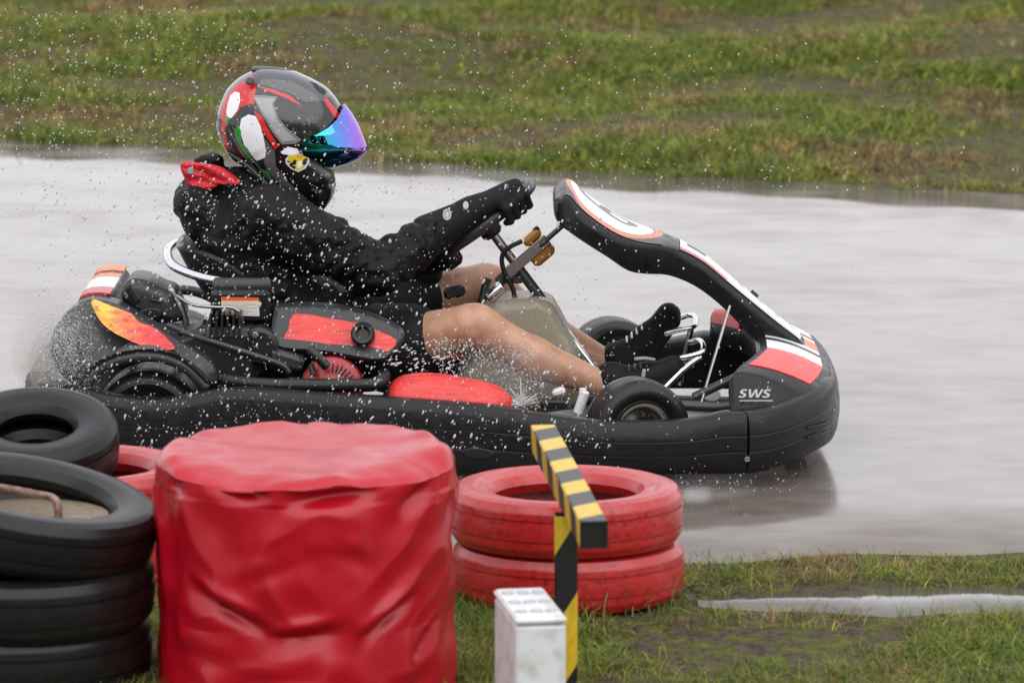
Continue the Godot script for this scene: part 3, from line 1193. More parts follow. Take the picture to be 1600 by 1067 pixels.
func build_kart() -> void:
	var kart := thing("go_kart", "black and red go-kart with number 6 on its front panel, splashing along the track", "go-kart")
	var s: Shape

	# --- chassis and floor
	s = Shape.new()
	for z in [0.30, -0.30]:
		s.tube(soft(PackedVector3Array([Vector3(-1.05, 0.075, z), Vector3(-0.3, 0.06, z), Vector3(0.3, 0.06, z * 1.05), Vector3(0.62, 0.07, z * 0.7), Vector3(0.72, 0.08, z * 0.6)]), 5), 0.016)
	for x in [-1.0, -0.55, 0.05, 0.68]:
		s.tube(PackedVector3Array([Vector3(x, 0.07, -0.42), Vector3(x, 0.07, 0.42)]), 0.016)
	for z in [0.44, -0.44]:
		s.tube(PackedVector3Array([Vector3(-0.62, 0.09, z), Vector3(0.0, 0.08, z * 1.02), Vector3(0.22, 0.075, z)]), 0.014)
	part("chassis_frame", s.mesh(50.0), mats.frame, kart)
	s = Shape.new()
	s.box(Vector3(0.25, 0.045, 0), Vector3(0.95, 0.006, 0.66), 0.002)
	part("floor_pan", s.mesh(20.0), mats.steel, kart)

	# --- wrap-round bumpers
	var top := [[46, 592, 0.52], [58, 592, 0.58], [80, 600, 0.63], [130, 608, 0.675], [185, 617, 0.69], [240, 622, 0.695], [300, 616, 0.70], [345, 607, 0.70], [400, 606, 0.70], [480, 612, 0.70], [600, 620, 0.70], [700, 627, 0.70], [780, 634, 0.70], [830, 643, 0.70], [880, 650, 0.70], [930, 656, 0.70], [1000, 658, 0.70], [1060, 656, 0.70], [1100, 650, 0.70], [1130, 643, 0.70], [1150, 642, 0.699], [1167, 643, 0.697]]
	var side := []
	for q in top:
		var p := on(q[0], q[1], q[2] - 0.034)
		side.append([p.x, q[2], p.y, 0.038])
	var near_path := dense(side, 3)
	part("side_bumper", band(near_path).mesh(40.0), mats.plastic, kart)
	part("side_bumper", band(mirrored(near_path)).mesh(40.0), mats.plastic, kart)
	var front := []
	for q in [[1171, 643, 0.696], [1200, 640, 0.672], [1235, 630, 0.622], [1268, 615, 0.545], [1292, 600, 0.46], [1305, 588, 0.37], [1310, 582, 0.27]]:
		var p := on(q[0], q[1], q[2] - 0.02)
		front.append([p.x, q[2], p.y, 0.038 + 0.02 * smoothstep(1180, 1300, q[0])])
	var tip: Array = front[6]
	front.append([tip[0] + 0.006, 0.1, tip[2], tip[3]])
	var fp := dense(front + mirrored(front), 4)
	var fbm := part("front_bumper", band(fp).mesh(40.0), mats.plastic, kart)
	var rear := [[side[0][0] + 0.012, 0.50, 0.20, 0.045], [side[0][0] + 0.004, 0.40, 0.17, 0.05], [side[0][0], 0.2, 0.16, 0.05]]
	var rp := dense(mirrored(rear) + rear, 4)
	part("rear_bumper", band(rp).mesh(40.0), mats.plastic, kart)
	# details in the bumper: bolt, ribs, a raised black pad painting the shade of a slot
	var bx := on(1168, 717, 0.702)
	s = Shape.new()
	s.lathe([[0.0, 0.003], [0.003, 0.003], [0.004, 0.001], [0.007, 0.0015], [0.008, -0.004], [0.0, -0.004]], 18, Transform3D(Basis(Vector3.RIGHT, PI / 2.0), bx))
	part("bolt", s.mesh(35.0), mats.rim, kart)
	s = Shape.new()
	s.slab(soft(ons([[722, 706], [735, 700], [760, 702], [773, 709], [760, 716], [735, 716]], 0.7065), 3, true), 0.01, 0.002)
	part("black_slot", s.mesh(35.0), mats.black, kart)
	s = Shape.new()
	for q in [[-0.012, 0.1325], [0.012, 0.1205]]:
		s.tube(soft(ons([[1262, 676 - q[0] * 600.0, 0.575], [1280, 672 - q[0] * 600.0, 0.532], [1297, 667 - q[0] * 600.0, 0.468]], 0.5), 3), 0.003)
	part("rib", s.mesh(50.0), mats.plastic, fbm)

	# --- nose cone
	var xr := on(1182, 540, 0.2).x
	var xs := on(1140, 585, 0.55).x
	var xf := on(1303, 575, 0.2).x - 0.012
	# rows across the kart: [z, rear x, rear top, front x, front top]
	var rows := [[-0.605, xs + 0.004, 0.192, xf - 0.150, 0.190], [-0.60, xs, 0.205, xf - 0.145, 0.198], [-0.545, xs - 0.002, 0.272, xf - 0.10, 0.215], [-0.53, xs + 0.004, 0.280, xf - 0.085, 0.219], [-0.48, xs + 0.02, 0.287, xf - 0.05, 0.225], [-0.40, xs + 0.05, 0.293, xf - 0.025, 0.23], [-0.30, xr - 0.006, 0.300, xf - 0.006, 0.238], [-0.15, xr - 0.001, 0.303, xf - 0.001, 0.241], [0.0, xr, 0.304, xf, 0.242]]
	var all := rows.duplicate()
	for i in range(rows.size() - 2, -1, -1):
		var q: Array = rows[i].duplicate()
		q[0] = -q[0]
		all.append(q)
	var fine := []
	for i in all.size() - 1:
		for k in 3:
			var row := []
			for j in 5:
				row.append(lerpf(all[i][j], all[i + 1][j], k / 3.0))
			fine.append(row)
	fine.append(all[all.size() - 1])
	all = fine
	var rings := []
	var skin := []
	for q in all:
		var ring := PackedVector3Array()
		var deck := PackedVector3Array()
		var base := 0.185
		var h: float = q[2]
		ring.append(Vector3(q[1] + 0.012, base, q[0]))
		ring.append(Vector3(q[1], lerpf(base, h, 0.5), q[0]))
		ring.append(Vector3(q[1] + 0.002, h - 0.012, q[0]))
		ring.append(Vector3(q[1] + 0.012, h - 0.001, q[0]))
		for k in 9:
			var t := (k + 1) / 10.0
			var p := Vector3(lerpf(q[1] + 0.012, q[3], t), lerpf(h, q[4], pow(t, 1.35)) + 0.006 * sin(t * PI), q[0])
			ring.append(p)
			deck.append(p + Vector3(0.0, 0.003, 0.0))
		ring.append(Vector3(q[3], q[4], q[0]))
		ring.append(Vector3(q[3] + 0.008, q[4] - 0.014, q[0]))
		ring.append(Vector3(q[3] + 0.006, base, q[0]))
		rings.append(ring)
		skin.append([q[0], deck])
	s = Shape.new()
	s.loft(rings)
	var nose := part("nose_cone", s.mesh(28.0), mats.plastic, kart)
	# red sticker on the inner face of the far shoulder
	var inner := []
	for i in all.size():
		if all[i][0] > -0.535 and all[i][0] < -0.31:
			var a: Vector3 = rings[i][3]
			var b: Vector3 = (rings[i][2] as Vector3).lerp(rings[i][1], 0.75)
			var o := Vector3(-0.004, 0.002, 0.003)
			inner.append(PackedVector3Array([a + o, rings[i][2] + o, b + o, b - o * 0.3, a - o * 0.3]))
	s = Shape.new()
	s.loft(inner)
	part("red_sticker", s.mesh(40.0), mats.red, nose)
	# stickers on its deck: red flames outside, white and orange stripes inside
	var strips := [["flame_sticker", 0.285, 0.475, mats.flame], ["white_stripe", 0.165, 0.28, mats.white], ["grey_stripe", 0.125, 0.16, mats.grey_plastic], ["white_stripe", 0.07, 0.12, mats.white], ["orange_stripe", 0.0, 0.065, mats.orange]]
	for q in strips:
		for sg in [1.0, -1.0]:
			var rr := []
			for k in 7:
				var z: float = lerpf(q[1], q[2], k / 6.0) * sg
				var line := PackedVector3Array()
				var i := 0
				while i < skin.size() - 2 and skin[i + 1][0] < z:
					i += 1
				var t := clampf((z - skin[i][0]) / (skin[i + 1][0] - skin[i][0]), 0.0, 1.0)
				for j in 9:
					# stripes fan out towards the front
					line.append((skin[i][1][j] as Vector3).lerp(skin[i + 1][1][j], t))
				var low := PackedVector3Array()
				for j in range(8, -1, -1):
					low.append(line[j] - Vector3(0, 0.004, 0))
				line.append_array(low)
				rr.append(line)
			s = Shape.new()
			s.loft(rr)
			part(q[0], s.mesh(40.0), q[3], nose)
	# lettering on the side
	var font := SystemFont.new()
	font.font_names = PackedStringArray(["Droid Sans"])
	font.font_weight = 700
	var tm := TextMesh.new()
	tm.text = "SWS"
	tm.font = font
	tm.font_size = 64
	tm.pixel_size = 0.000565
	tm.depth = 0.002
	var side_mark := part("lettering", tm, mat(0.45, 0.46, 0.48, 0.4), nose)
	side_mark.position = on(1180, 615, 0.603)
	side_mark.basis = Basis(Vector3(1.15, 0, 0), Vector3(0.22, 0.8, -0.0), Vector3(0, 0, 1))
	side_mark.rotate_x(-0.28)
	s = Shape.new()
	s.box(on(1182, 626, 0.609), Vector3(0.085, 0.003, 0.002))
	part("underline", s.mesh(20.0), side_mark.material_override, nose)

	# --- front panel with the number
	var st := [[[866, 316], [865, 330], 0.14], [[877, 308], [867, 339], 0.175], [[891, 312], [874, 351], 0.20], [[906, 330], [889, 363], 0.225], [[932, 351], [915, 381], 0.235], [[968, 373], [950, 403], 0.225], [[1003, 383], [982, 424], 0.195], [[1035, 386], [1012, 429], 0.15], [[1062, 393], [1045, 431], 0.12], [[1100, 413], [1085, 447], 0.11], [[1140, 446], [1122, 474], 0.105], [[1180, 479], [1155, 506], 0.10], [[1215, 507], [1178, 531], 0.095], [[1243, 528], [1215, 545], 0.09], [[1257, 541], [1250, 551], 0.085]]
	var rail := []
	for q in st:
		var a := on(q[0][0], q[0][1], q[2])
		var b := on(q[1][0], q[1][1], q[2])
		rail.append([a.x, a.y, b.x, b.y, q[2]])
	rail = dense(rail, 3)
	rings = []
	var face := []
	for i in rail.size():
		var q: Array = rail[i]
		var w: float = q[4]
		var a := Vector3(q[0], q[1], 0)
		var b := Vector3(q[2], q[3], 0)
		var up := (a - b).normalized()
		var ring := PackedVector3Array()
		ring.append(b + Vector3(0, 0, w - 0.012))
		ring.append(b + up * 0.006 + Vector3(0, 0, w - 0.002))
		ring.append(a.lerp(b, 0.35) + Vector3(0, 0, w + 0.003))
		ring.append(a - up * 0.008 + Vector3(0, 0, w))
		ring.append(a + Vector3(0, 0, w - 0.008))
		var line := PackedVector3Array()
		for k in 9:
			var t := lerpf(0.9, -0.9, k / 8.0)
			var p := a + Vector3(0, 0, t * w) + up * 0.10 * w * (1.0 - t * t)
			ring.append(p)
			line.append(p + up * 0.0022)
		ring.append(a + Vector3(0, 0, -w + 0.008))
		ring.append(a - up * 0.008 + Vector3(0, 0, -w))
		ring.append(a.lerp(b, 0.35) + Vector3(0, 0, -w - 0.003))
		ring.append(b + up * 0.006 + Vector3(0, 0, -w + 0.002))
		ring.append(b + Vector3(0, 0, -w + 0.012))
		rings.append(ring)
		face.append(line)
	s = Shape.new()
	s.loft(rings)
	var panel := part("front_panel", s.mesh(42.0), mats.plastic, kart)
	# number plate, printed: orange oval, white oval, grey 6
	var seg6 := func(x: float, y: float) -> bool:
		# a bold 6 in a box of -1..1
		var bowl := Vector2(x / 0.62, (y - 0.42) / 0.52).length()
		if bowl < 1.0 and Vector2(x / 0.27, (y - 0.42) / 0.24).length() > 1.0:
			return true
		if y < 0.42:
			var o := Vector2((x - 0.28) / 0.92, (y - 0.42) / 1.36).length()
			var i := Vector2((x - 0.36) / 0.62, (y - 0.42) / 1.02).length()
			if o < 1.0 and i > 1.0 and x < 0.5 and y < 0.45 and (x < 0.1 or y < -0.5):
				return true
		return false
	var plate_tex := picture(512, 512, func(px: int, py: int) -> Color:
		var x := (px - 255.5) / 256.0
		var y := (py - 255.5) / 256.0
		var e := pow(absf(x), 2.3) + pow(absf(y), 2.3)
		if e > 0.97:
			return Color(0.15, 0.15, 0.16)
		if e > 0.70:
			return Color(0.93, 0.42, 0.24)
		if e > 0.64:
			return Color(0.25, 0.25, 0.26)
		if seg6.call(x / 0.50, y / 0.60):
			return Color(0.30, 0.31, 0.33)
		return Color(0.93, 0.94, 0.95))
	var pm := mat(1, 1, 1, 0.3)
	pm.albedo_texture = plate_tex
	sticker(panel, "number_plate", face, 4, 21, 0, 8, pm)
	# long white sticker down to the nose
	var strip_tex := picture(256, 512, func(px: int, py: int) -> Color:
		var x := absf(px - 127.5) / 128.0
		var y := py / 512.0
		if x > 0.93:
			return Color(0.15, 0.15, 0.16)
		if x > 0.80:
			return Color(0.9, 0.36, 0.22) if y < 0.35 else Color(0.85, 0.83, 0.8)
		if x > 0.74:
			return Color(0.3, 0.3, 0.31)
		if x < 0.3 and y > 0.06 and y < 0.2:
			return Color(0.1, 0.1, 0.1)
		if x < 0.35 and fposmod(y * 7.0, 1.0) < 0.3 and y > 0.4:
			return Color(0.75, 0.73, 0.7)
		return Color(0.9, 0.91, 0.92))
	var sm := mat(1, 1, 1, 0.3)
	sm.albedo_texture = strip_tex
	sticker(panel, "white_sticker", face, 24, 40, 0, 8, sm)
	s = Shape.new()
	s.tube(soft(ons([[1062, 380, -0.02], [1068, 384, -0.02], [1080, 393, -0.01], [1093, 402, 0.0]], 0), 3), 0.007, -1.0, 8)
	part("latch", s.mesh(40.0), mats.black, panel)
	s = Shape.new()
	s.tube(ons([[1175, 455, -0.03], [1184, 463, -0.03]], 0), 0.005, -1.0, 8)
	part("latch", s.mesh(40.0), mats.black, panel)
	s = Shape.new()
	s.lathe([[0.0, 0.004], [0.006, 0.003], [0.008, -0.004], [0.0, -0.004]], 14, Transform3D(Basis(Vector3.RIGHT, PI / 2.0), on(889, 346, 0.222)))
	part("bolt", s.mesh(40.0), mats.grey_plastic, panel)

	# --- wheels
	kart_wheel("front_wheel", kart, on(996, 668, 0.515), 0.128, 0.135, 15.0)
	kart_wheel("front_wheel", kart, on(957, 567, -0.515), 0.128, 0.135, 15.0)
	var rw := on(232, 658, 0.5)
	kart_wheel("rear_wheel", kart, Vector3(rw.x, 0.142, 0.47), 0.142, 0.20, 0.0)
	kart_wheel("rear_wheel", kart, Vector3(rw.x, 0.142, -0.47), 0.142, 0.20, 0.0)
	s = Shape.new()
	s.tube(PackedVector3Array([Vector3(rw.x, 0.142, -0.45), Vector3(rw.x, 0.142, 0.45)]), 0.02)
	part("rear_axle", s.mesh(50.0), mats.steel, kart)
	s = Shape.new()
	for z in [1.0, -1.0]:
		var hub := on(996, 668, 0.515)
		s.tube(PackedVector3Array([Vector3(hub.x, 0.127, z * 0.46), Vector3(hub.x - 0.02, 0.10, z * 0.30)]), 0.017)
		s.tube(PackedVector3Array([Vector3(hub.x - 0.06, 0.13, z * 0.44), Vector3(hub.x - 0.03, 0.12, 0.0)]), 0.009)
	part("stub_axle", s.mesh(50.0), mats.steel, kart)

	build_rear(kart)
	build_middle(kart)
	build_controls(kart)


func sticker(parent: Node3D, called: String, face: Array, i0: int, i1: int, k0: int, k1: int, m: Material) -> void:
	# a printed sheet lying on rows of points; uv x across (towards the far side), y along
	var t := PackedVector3Array()
	var u := PackedVector2Array()
	for i in range(i0, i1):
		for k in range(k0, k1):
			var a: Vector3 = face[i][k]
			var b: Vector3 = face[i][k + 1]
			var c: Vector3 = face[i + 1][k]
			var d: Vector3 = face[i + 1][k + 1]
			var u0 := float(k - k0) / (k1 - k0)
			var u1 := float(k + 1 - k0) / (k1 - k0)
			var v0 := float(i - i0) / (i1 - i0)
			var v1 := float(i + 1 - i0) / (i1 - i0)
			t.append_array([a, b, c, b, d, c])
			u.append_array([Vector2(u0, v0), Vector2(u1, v0), Vector2(u0, v1), Vector2(u1, v0), Vector2(u1, v1), Vector2(u0, v1)])
	var s := Shape.new()
	var n := (t[2] - t[0]).cross(t[1] - t[0])
	if n.y < 0.0:
		for i in range(0, t.size(), 3):
			var x := t[i + 1]
			t[i + 1] = t[i + 2]
			t[i + 2] = x
			var y := u[i + 1]
			u[i + 1] = u[i + 2]
			u[i + 2] = y
	s.v = t
	s.uv = u
	part(called, s.mesh(60.0), m, parent)


func build_rear(kart: Node3D) -> void:
	var s := Shape.new()
	# mudguard over the near rear wheel
	var outline := [[136, 470], [106, 488], [84, 514], [76, 545], [86, 577], [108, 600], [133, 606], [146, 588], [172, 571], [210, 561], [250, 562], [285, 575], [308, 594], [322, 607], [338, 602], [330, 572], [296, 548], [262, 526], [215, 498], [178, 476]]
	for sg in [1.0, -1.0]:
		s = Shape.new()
		var bent := []
		for q in outline:
			bent.append([q[0], q[1], 0.37 + 0.23 * smoothstep(462.0, 570.0, q[1])])
		var p := soft(ons(bent, 0.60), 3, true)
		if sg < 0.0:
			for i in p.size():
				p[i] = Vector3(p[i].x, 0.12 + (p[i].y - 0.12) * 0.62, -p[i].z + 0.24)
		s.slab(p, 0.13, 0.025)
		var g := part("mudguard", s.mesh(45.0), mats.grey_plastic, kart)
		s = Shape.new()
		var lip := soft(ons([[133, 604], [146, 585], [172, 568], [210, 558], [250, 559], [285, 572], [308, 592], [322, 606]], 0.585), 4)
		if sg < 0.0:
			for i in lip.size():
				lip[i].z = -0.585
		s.tube(lip, 0.014, -1.0, 10)
		part("arch_lip", s.mesh(50.0), mats.grey_plastic, g)
	# flame sticker on it, yellow behind to red in front
	var fm := mat(1, 1, 1, 0.3)
	var nz := FastNoiseLite.new()
	nz.seed = 4
	nz.frequency = 0.02
	fm.albedo_texture = picture(256, 128, func(x: int, y: int) -> Color:
		var t := x / 256.0 + 0.25 * nz.get_noise_2d(x * 0.6, y * 2.0)
		var c := Color(0.95, 0.72, 0.25).lerp(Color(0.95, 0.45, 0.22), smoothstep(0.1, 0.4, t)).lerp(Color(0.86, 0.2, 0.2), smoothstep(0.4, 0.7, t))
		return c.darkened(maxf(0.0, nz.get_noise_2d(x * 1.3 + 90.0, y * 3.0)) * 0.5))
	var onto := []
	for q in [[143, 468], [172, 478], [204, 490], [216, 503], [240, 512], [262, 530], [272, 545], [238, 544], [203, 532], [168, 513], [149, 490]]:
		onto.append([q[0], q[1], 0.37 + 0.23 * smoothstep(462.0, 570.0, q[1]) + 0.004])
	flat_patch(onto, 0.6, fm, "flame_sticker", kart, 3, 0.003)

	# cover across the back, with stripes in red, white and orange
	var zs := [-0.32, -0.29, -0.2, 0.0, 0.25, 0.34, 0.37]
	var rings := []
	var deck := []
	var x0 := on(131, 445, 0.1).x
	var x1 := on(186, 445, 0.1).x
	for z in zs:
		var y := 0.443 - 0.05 * smoothstep(0.28, 0.37, absf(z)) if z > 0.0 else 0.443 - 0.05 * smoothstep(0.24, 0.32, absf(z))
		var ring := PackedVector3Array()
		for q in [[x0 + 0.005, -0.07], [x0 - 0.004, -0.03], [x0 + 0.008, -0.008], [x0 + 0.025, 0.0], [lerpf(x0, x1, 0.6), 0.002], [x1 - 0.008, -0.002], [x1, -0.014], [x1 + 0.004, -0.07]]:
			ring.append(Vector3(q[0], y + q[1], z))
		rings.append(ring)
	s.v.clear()
	s = Shape.new()
	s.loft(rings)
	var cover := part("rear_cover", s.mesh(45.0), mats.grey_plastic, kart)
	for q in [["orange_stripe", -0.24, -0.14, mats.orange], ["orange_stripe", -0.085, -0.03, mats.orange], ["white_stripe", -0.02, 0.165, mats.white], ["red_stripe", 0.17, 0.275, mats.red]]:
		var rr := []
		for z in [q[1], q[2]]:
			var line := PackedVector3Array()
			var low := PackedVector3Array()
			for e in [[x0 - 0.006, -0.03], [x0 + 0.006, -0.006], [x0 + 0.025, 0.0022], [lerpf(x0, x1, 0.6), 0.0042], [x1 - 0.01, 0.001]]:
				line.append(Vector3(e[0], 0.443 + e[1], z))
				low.insert(0, Vector3(e[0] + 0.002, 0.439 + e[1], z))
			line.append_array(low)
			rr.append(line)
		s = Shape.new()
		s.loft(rr)
		part(q[0], s.mesh(45.0), q[3], cover)

	# engine cowl between the cover and the seat
	s = Shape.new()
	s.slab(soft(ons([[188, 464], [193, 446], [206, 437], [228, 440], [250, 451], [268, 458], [277, 476], [286, 500], [255, 507], [220, 502], [204, 488], [192, 474]], 0.30), 4, true), 0.20, 0.022)
	part("engine_cowl", s.mesh(50.0), mats.grey_plastic, kart)
	s = Shape.new()
	s.slab(soft(ons([[216, 488], [232, 482], [248, 484], [252, 494], [238, 500], [220, 497]], 0.312), 3, true), 0.02, 0.003)
	part("cowl_vent", s.mesh(40.0), mats.black, kart)
	s = Shape.new()
	s.box(on(207, 460, 0.303), Vector3(0.02, 0.05, 0.01), 0.004, Basis(Vector3.BACK, 0.6))
	part("cowl_clip", s.mesh(40.0), mats.black, kart)
	s = Shape.new()
	s.box(on(243, 470, 0.303), Vector3(0.035, 0.006, 0.01), 0.002, Basis(Vector3.BACK, -0.2))
	part("cowl_clip", s.mesh(40.0), mats.black, kart)

	# seat shell
	var prof := soft(ons([[590, 548], [520, 548], [440, 540], [380, 515], [338, 470], [308, 425], [290, 392], [283, 374]], 0.0), 4)
	rings = []
	var n := prof.size()
	for i in n:
		var d := (prof[mini(i + 1, n - 1)] - prof[maxi(i - 1, 0)]).normalized()
		var nrm := Vector3(-d.y, d.x, 0)
		if nrm.y < 0.0:
			nrm = -nrm
		var f := float(i) / (n - 1)
		var w := 0.20 - 0.05 * smoothstep(0.75, 1.0, f)
		var rise := 0.13 * sin(PI * clampf(f * 1.05, 0.0, 1.0)) + 0.02
		var ring := PackedVector3Array()
		for k in 13:
			var t := lerpf(-1.0, 1.0, k / 12.0)
			ring.append(prof[i] + Vector3(0, 0, t * w) + nrm * rise * pow(absf(t), 3.0))
		for k in range(12, -1, -1):
			var t := lerpf(-1.0, 1.0, k / 12.0)
			ring.append(prof[i] + Vector3(0, 0, t * (w + 0.012)) + nrm * (rise * pow(absf(t), 3.0) - 0.012))
		rings.append(ring)
	s = Shape.new()
	s.loft(rings)
	part("seat", s.mesh(50.0), mats.grey_plastic, kart)
	# chrome hoop round the seat back
	s = Shape.new()
	s.tube(soft(ons([[345, 372, -0.26], [312, 377, -0.22], [286, 378, -0.14], [268, 384, -0.04], [261, 396, 0.06], [268, 413, 0.15], [290, 425, 0.21], [318, 434, 0.25], [352, 441, 0.28]], 0), 6), 0.0125, -1.0, 14)
	part("seat_hoop", s.mesh(60.0), mats.chrome, kart)
	s = Shape.new()
	s.tube(soft(ons([[266, 452, 0.27], [274, 470, 0.27], [288, 500, 0.27], [296, 560, 0.27]], 0), 4), 0.011, -1.0, 12)
	part("seat_stay", s.mesh(60.0), mats.steel, kart)

	# box beside the seat with its white notice
	var box := holder("control_box", kart)
	s = Shape.new()
	var c := on(378, 474, 0.36)
	s.box(c, Vector3(0.155, 0.085, 0.14), 0.010)
	part("casing", s.mesh(30.0), mats.plastic, box)
	s = Shape.new()
	s.tube(ons([[336, 446, 0.36], [420, 446, 0.36]], 0), 0.021, -1.0, 16)
	part("silencer", s.mesh(50.0), mats.grey_plastic, box)
	var lm := mat(1, 1, 1, 0.45)
	lm.albedo_texture = picture(128, 64, func(x: int, y: int) -> Color:
		if y < 13:
			return Color(0.85, 0.36, 0.13)
		if y > 18 and y < 60 and y % 6 < 2 and x > 6 and x < (118 if y % 12 < 6 else 90):
			return Color(0.55, 0.54, 0.5)
		return Color(0.8, 0.79, 0.75))
	flat_patch([[345, 464], [404, 465], [405, 494], [346, 492]], 0.4305, lm, "notice", box, 1)
	# hoses
	s = Shape.new()
	s.tube(soft(ons([[276, 462, 0.40], [300, 476, 0.44], [335, 480, 0.45], [362, 481, 0.45], [376, 492, 0.45], [377, 510, 0.44], [370, 530, 0.42]], 0), 5), 0.0045, -1.0, 8)
	part("hose", s.mesh(60.0), mats.steel, kart)
	s = Shape.new()
	s.tube(soft(ons([[262, 508, 0.46], [300, 524, 0.5], [345, 538, 0.53], [400, 556, 0.54], [440, 570, 0.54], [452, 582, 0.54]], 0), 5), 0.0075, -1.0, 10)
	part("exhaust_pipe", s.mesh(60.0), mats.frame, kart)
	# engine block under it all
	var eng := holder("engine", kart)
	s = Shape.new()
	s.box(on(360, 545, 0.40), Vector3(0.16, 0.14, 0.22), 0.02)
	s.box(on(315, 540, 0.42), Vector3(0.09, 0.11, 0.18), 0.02, Basis(Vector3.BACK, 0.4))
	s.lathe([[0.0, 0.03], [0.04, 0.03], [0.05, 0.02], [0.05, -0.04], [0.0, -0.04]], 24, Transform3D(Basis(Vector3.RIGHT, PI / 2.0), on(405, 540, 0.48)))
	part("block", s.mesh(30.0), mats.black, eng)
	for k in 6:
		s = Shape.new()
		s.box(on(330 + k * 9, 505, 0.47), Vector3(0.006, 0.06, 0.10), 0.001)
		part("cooling_fin", s.mesh(20.0), mats.black, eng)
	for q in [[300, 575, 0.011], [345, 590, 0.009], [398, 524, 0.010], [318, 518, 0.008]]:
		s = Shape.new()
		s.lathe([[0.0, 0.006], [q[2] * 0.7, 0.006], [q[2], 0.002], [q[2], -0.006], [0.0, -0.006]], 6, Transform3D(Basis(Vector3.RIGHT, PI / 2.0), on(q[0], q[1], 0.53)))
		part("bolt", s.mesh(30.0), mats.steel, eng)


func build_middle(kart: Node3D) -> void:
	# tank shroud with its red panel and filler cap, leaning outwards at the foot
	var lean := func(list: Array, add: float) -> Array:
		var r := []
		for q in list:
			r.append([q[0], q[1], 0.43 + (q[1] - 480.0) / 85.0 * 0.09 + add])
		return r
	var shroud := holder("tank_shroud", kart)
	var s := Shape.new()
	s.slab(soft(ons(lean.call([[428, 486], [440, 480], [510, 480], [568, 492], [610, 509], [631, 526], [622, 545], [606, 562], [580, 566], [505, 553], [440, 548], [424, 530]], 0.0), 0), 3, true), 0.09, 0.010)
	part("shell", s.mesh(45.0), mats.grey_plastic, shroud)
	var panel := Shape.new()
	panel.slab(soft(ons(lean.call([[459, 490], [510, 497], [557, 505], [590, 517], [619, 531], [612, 546], [602, 558], [578, 559], [505, 547], [478, 535], [440, 538], [450, 515]], 0.003), 0), 2, true), 0.006, 0.0)
	part("flame_sticker", panel.mesh(30.0), mats.flame, shroud)
	var cap := on(567, 524, 0.478) + Vector3(0, 0.004, 0.012)
	s = Shape.new()
	var tilt := Transform3D(Basis(Vector3.RIGHT, PI / 2.0 - 0.35), cap)
	s.lathe([[0.0, 0.004], [0.015, 0.004], [0.018, 0.018], [0.026, 0.02], [0.031, 0.012], [0.031, -0.02], [0.0, -0.02]], 28, tilt)
	part("filler_cap", s.mesh(40.0), mats.black, shroud)

	# recoil starter
	var rec := holder("recoil_starter", kart)
	s = Shape.new()
	var rc := on(518, 606, 0.53)
	s.lathe([[0.0, 0.022], [0.03, 0.020], [0.06, 0.012], [0.078, 0.0], [0.082, -0.03], [0.0, -0.03]], 40, Transform3D(Basis(Vector3.RIGHT, PI / 2.0 - 0.1), rc))
	part("housing", s.mesh(45.0), mat(0.33, 0.02, 0.025, 0.3), rec)
	for k in 7:
		s = Shape.new()
		var a := lerpf(0.35, 1.5, k / 6.0)
		s.box(rc + Vector3(cos(a) * 0.055, sin(a) * 0.055, 0.0165), Vector3(0.022, 0.003, 0.008), 0.0, Basis(Vector3.BACK, a))
		part("black_slot", s.mesh(20.0), mats.black, rec)
	s = Shape.new()
	s.tube(ons([[484, 546, 0.56], [497, 558, 0.57], [510, 573, 0.57]], 0), 0.014, 0.012, 10)
	s.tube(ons([[486, 570, 0.55], [489, 586, 0.56]], 0), 0.008, -1.0, 8)
	part("pull_handle", s.mesh(50.0), mats.black, rec)
	s = Shape.new()
	s.box(on(450, 560, 0.49), Vector3(0.085, 0.04, 0.10), 0.01, Basis(Vector3.BACK, -0.3))
	part("battery_bracket", s.mesh(30.0), mats.grey_plastic, kart)
	# guard tube
	s = Shape.new()
	s.tube(soft(ons([[350, 594, 0.56], [400, 600, 0.585], [450, 602, 0.59], [560, 602, 0.59], [585, 600, 0.585], [598, 592, 0.56], [600, 585, 0.50]], 0), 5), 0.0175, -1.0, 14)
	part("guard_tube", s.mesh(60.0), mats.wet_rubber, kart)

	# side pods with flame stickers (a lower twin on the far side)
	for sg in [1.0, -1.0]:
		var rows := dense([[600, 620, 0.02], [606, 606, 0.06], [622, 590, 0.085], [655, 583, 0.09], [700, 586, 0.09], [750, 595, 0.085], [782, 606, 0.06], [800, 621, 0.015]], 3)
		var rings := []
		for q in rows:
			var p := on(q[0], q[1], 0.56)
			var base := 0.15
			var ring := PackedVector3Array()
			for k in 9:
				var a := PI * k / 8.0
				ring.append(Vector3(p.x, base + maxf(p.y - base, 0.004) * pow(sin(a), 0.75) if k > 0 and k < 8 else base, sg * (0.55 - cos(a) * q[2])))
			rings.append(ring)
		s = Shape.new()
		s.loft(rings)
		var pod := part("side_pod", s.mesh(60.0), mats.flame, kart)
		s = Shape.new()
		for e in [rings[0], rings[1], rings[2], rings[3], rings[4]]:
			pass
		var collar := []
		for i in 5:
			var ring := PackedVector3Array()
			for p in rings[i]:
				var mid := Vector3(p.x, 0.15, sg * 0.55)
				ring.append(mid + (p - mid) * 1.04 - Vector3(0.004, 0, 0))
			collar.append(ring)
		s.loft(collar)
		part("pod_collar", s.mesh(60.0), mats.grey_plastic, pod)
		s = Shape.new()
		s.box(Vector3(on(590, 620, 0.6).x, 0.155, sg * 0.56), Vector3(0.78, 0.03, 0.19), 0.01)
		part("pod_shelf", s.mesh(30.0), mats.plastic, pod)
	# far tank, seen between arm and leg
	s = Shape.new()
	s.slab(soft(ons([[470, 470], [520, 448], [600, 445], [660, 452], [760, 462], [840, 476], [835, 500], [480, 500]], -0.42), 3, true), 0.16, 0.012)
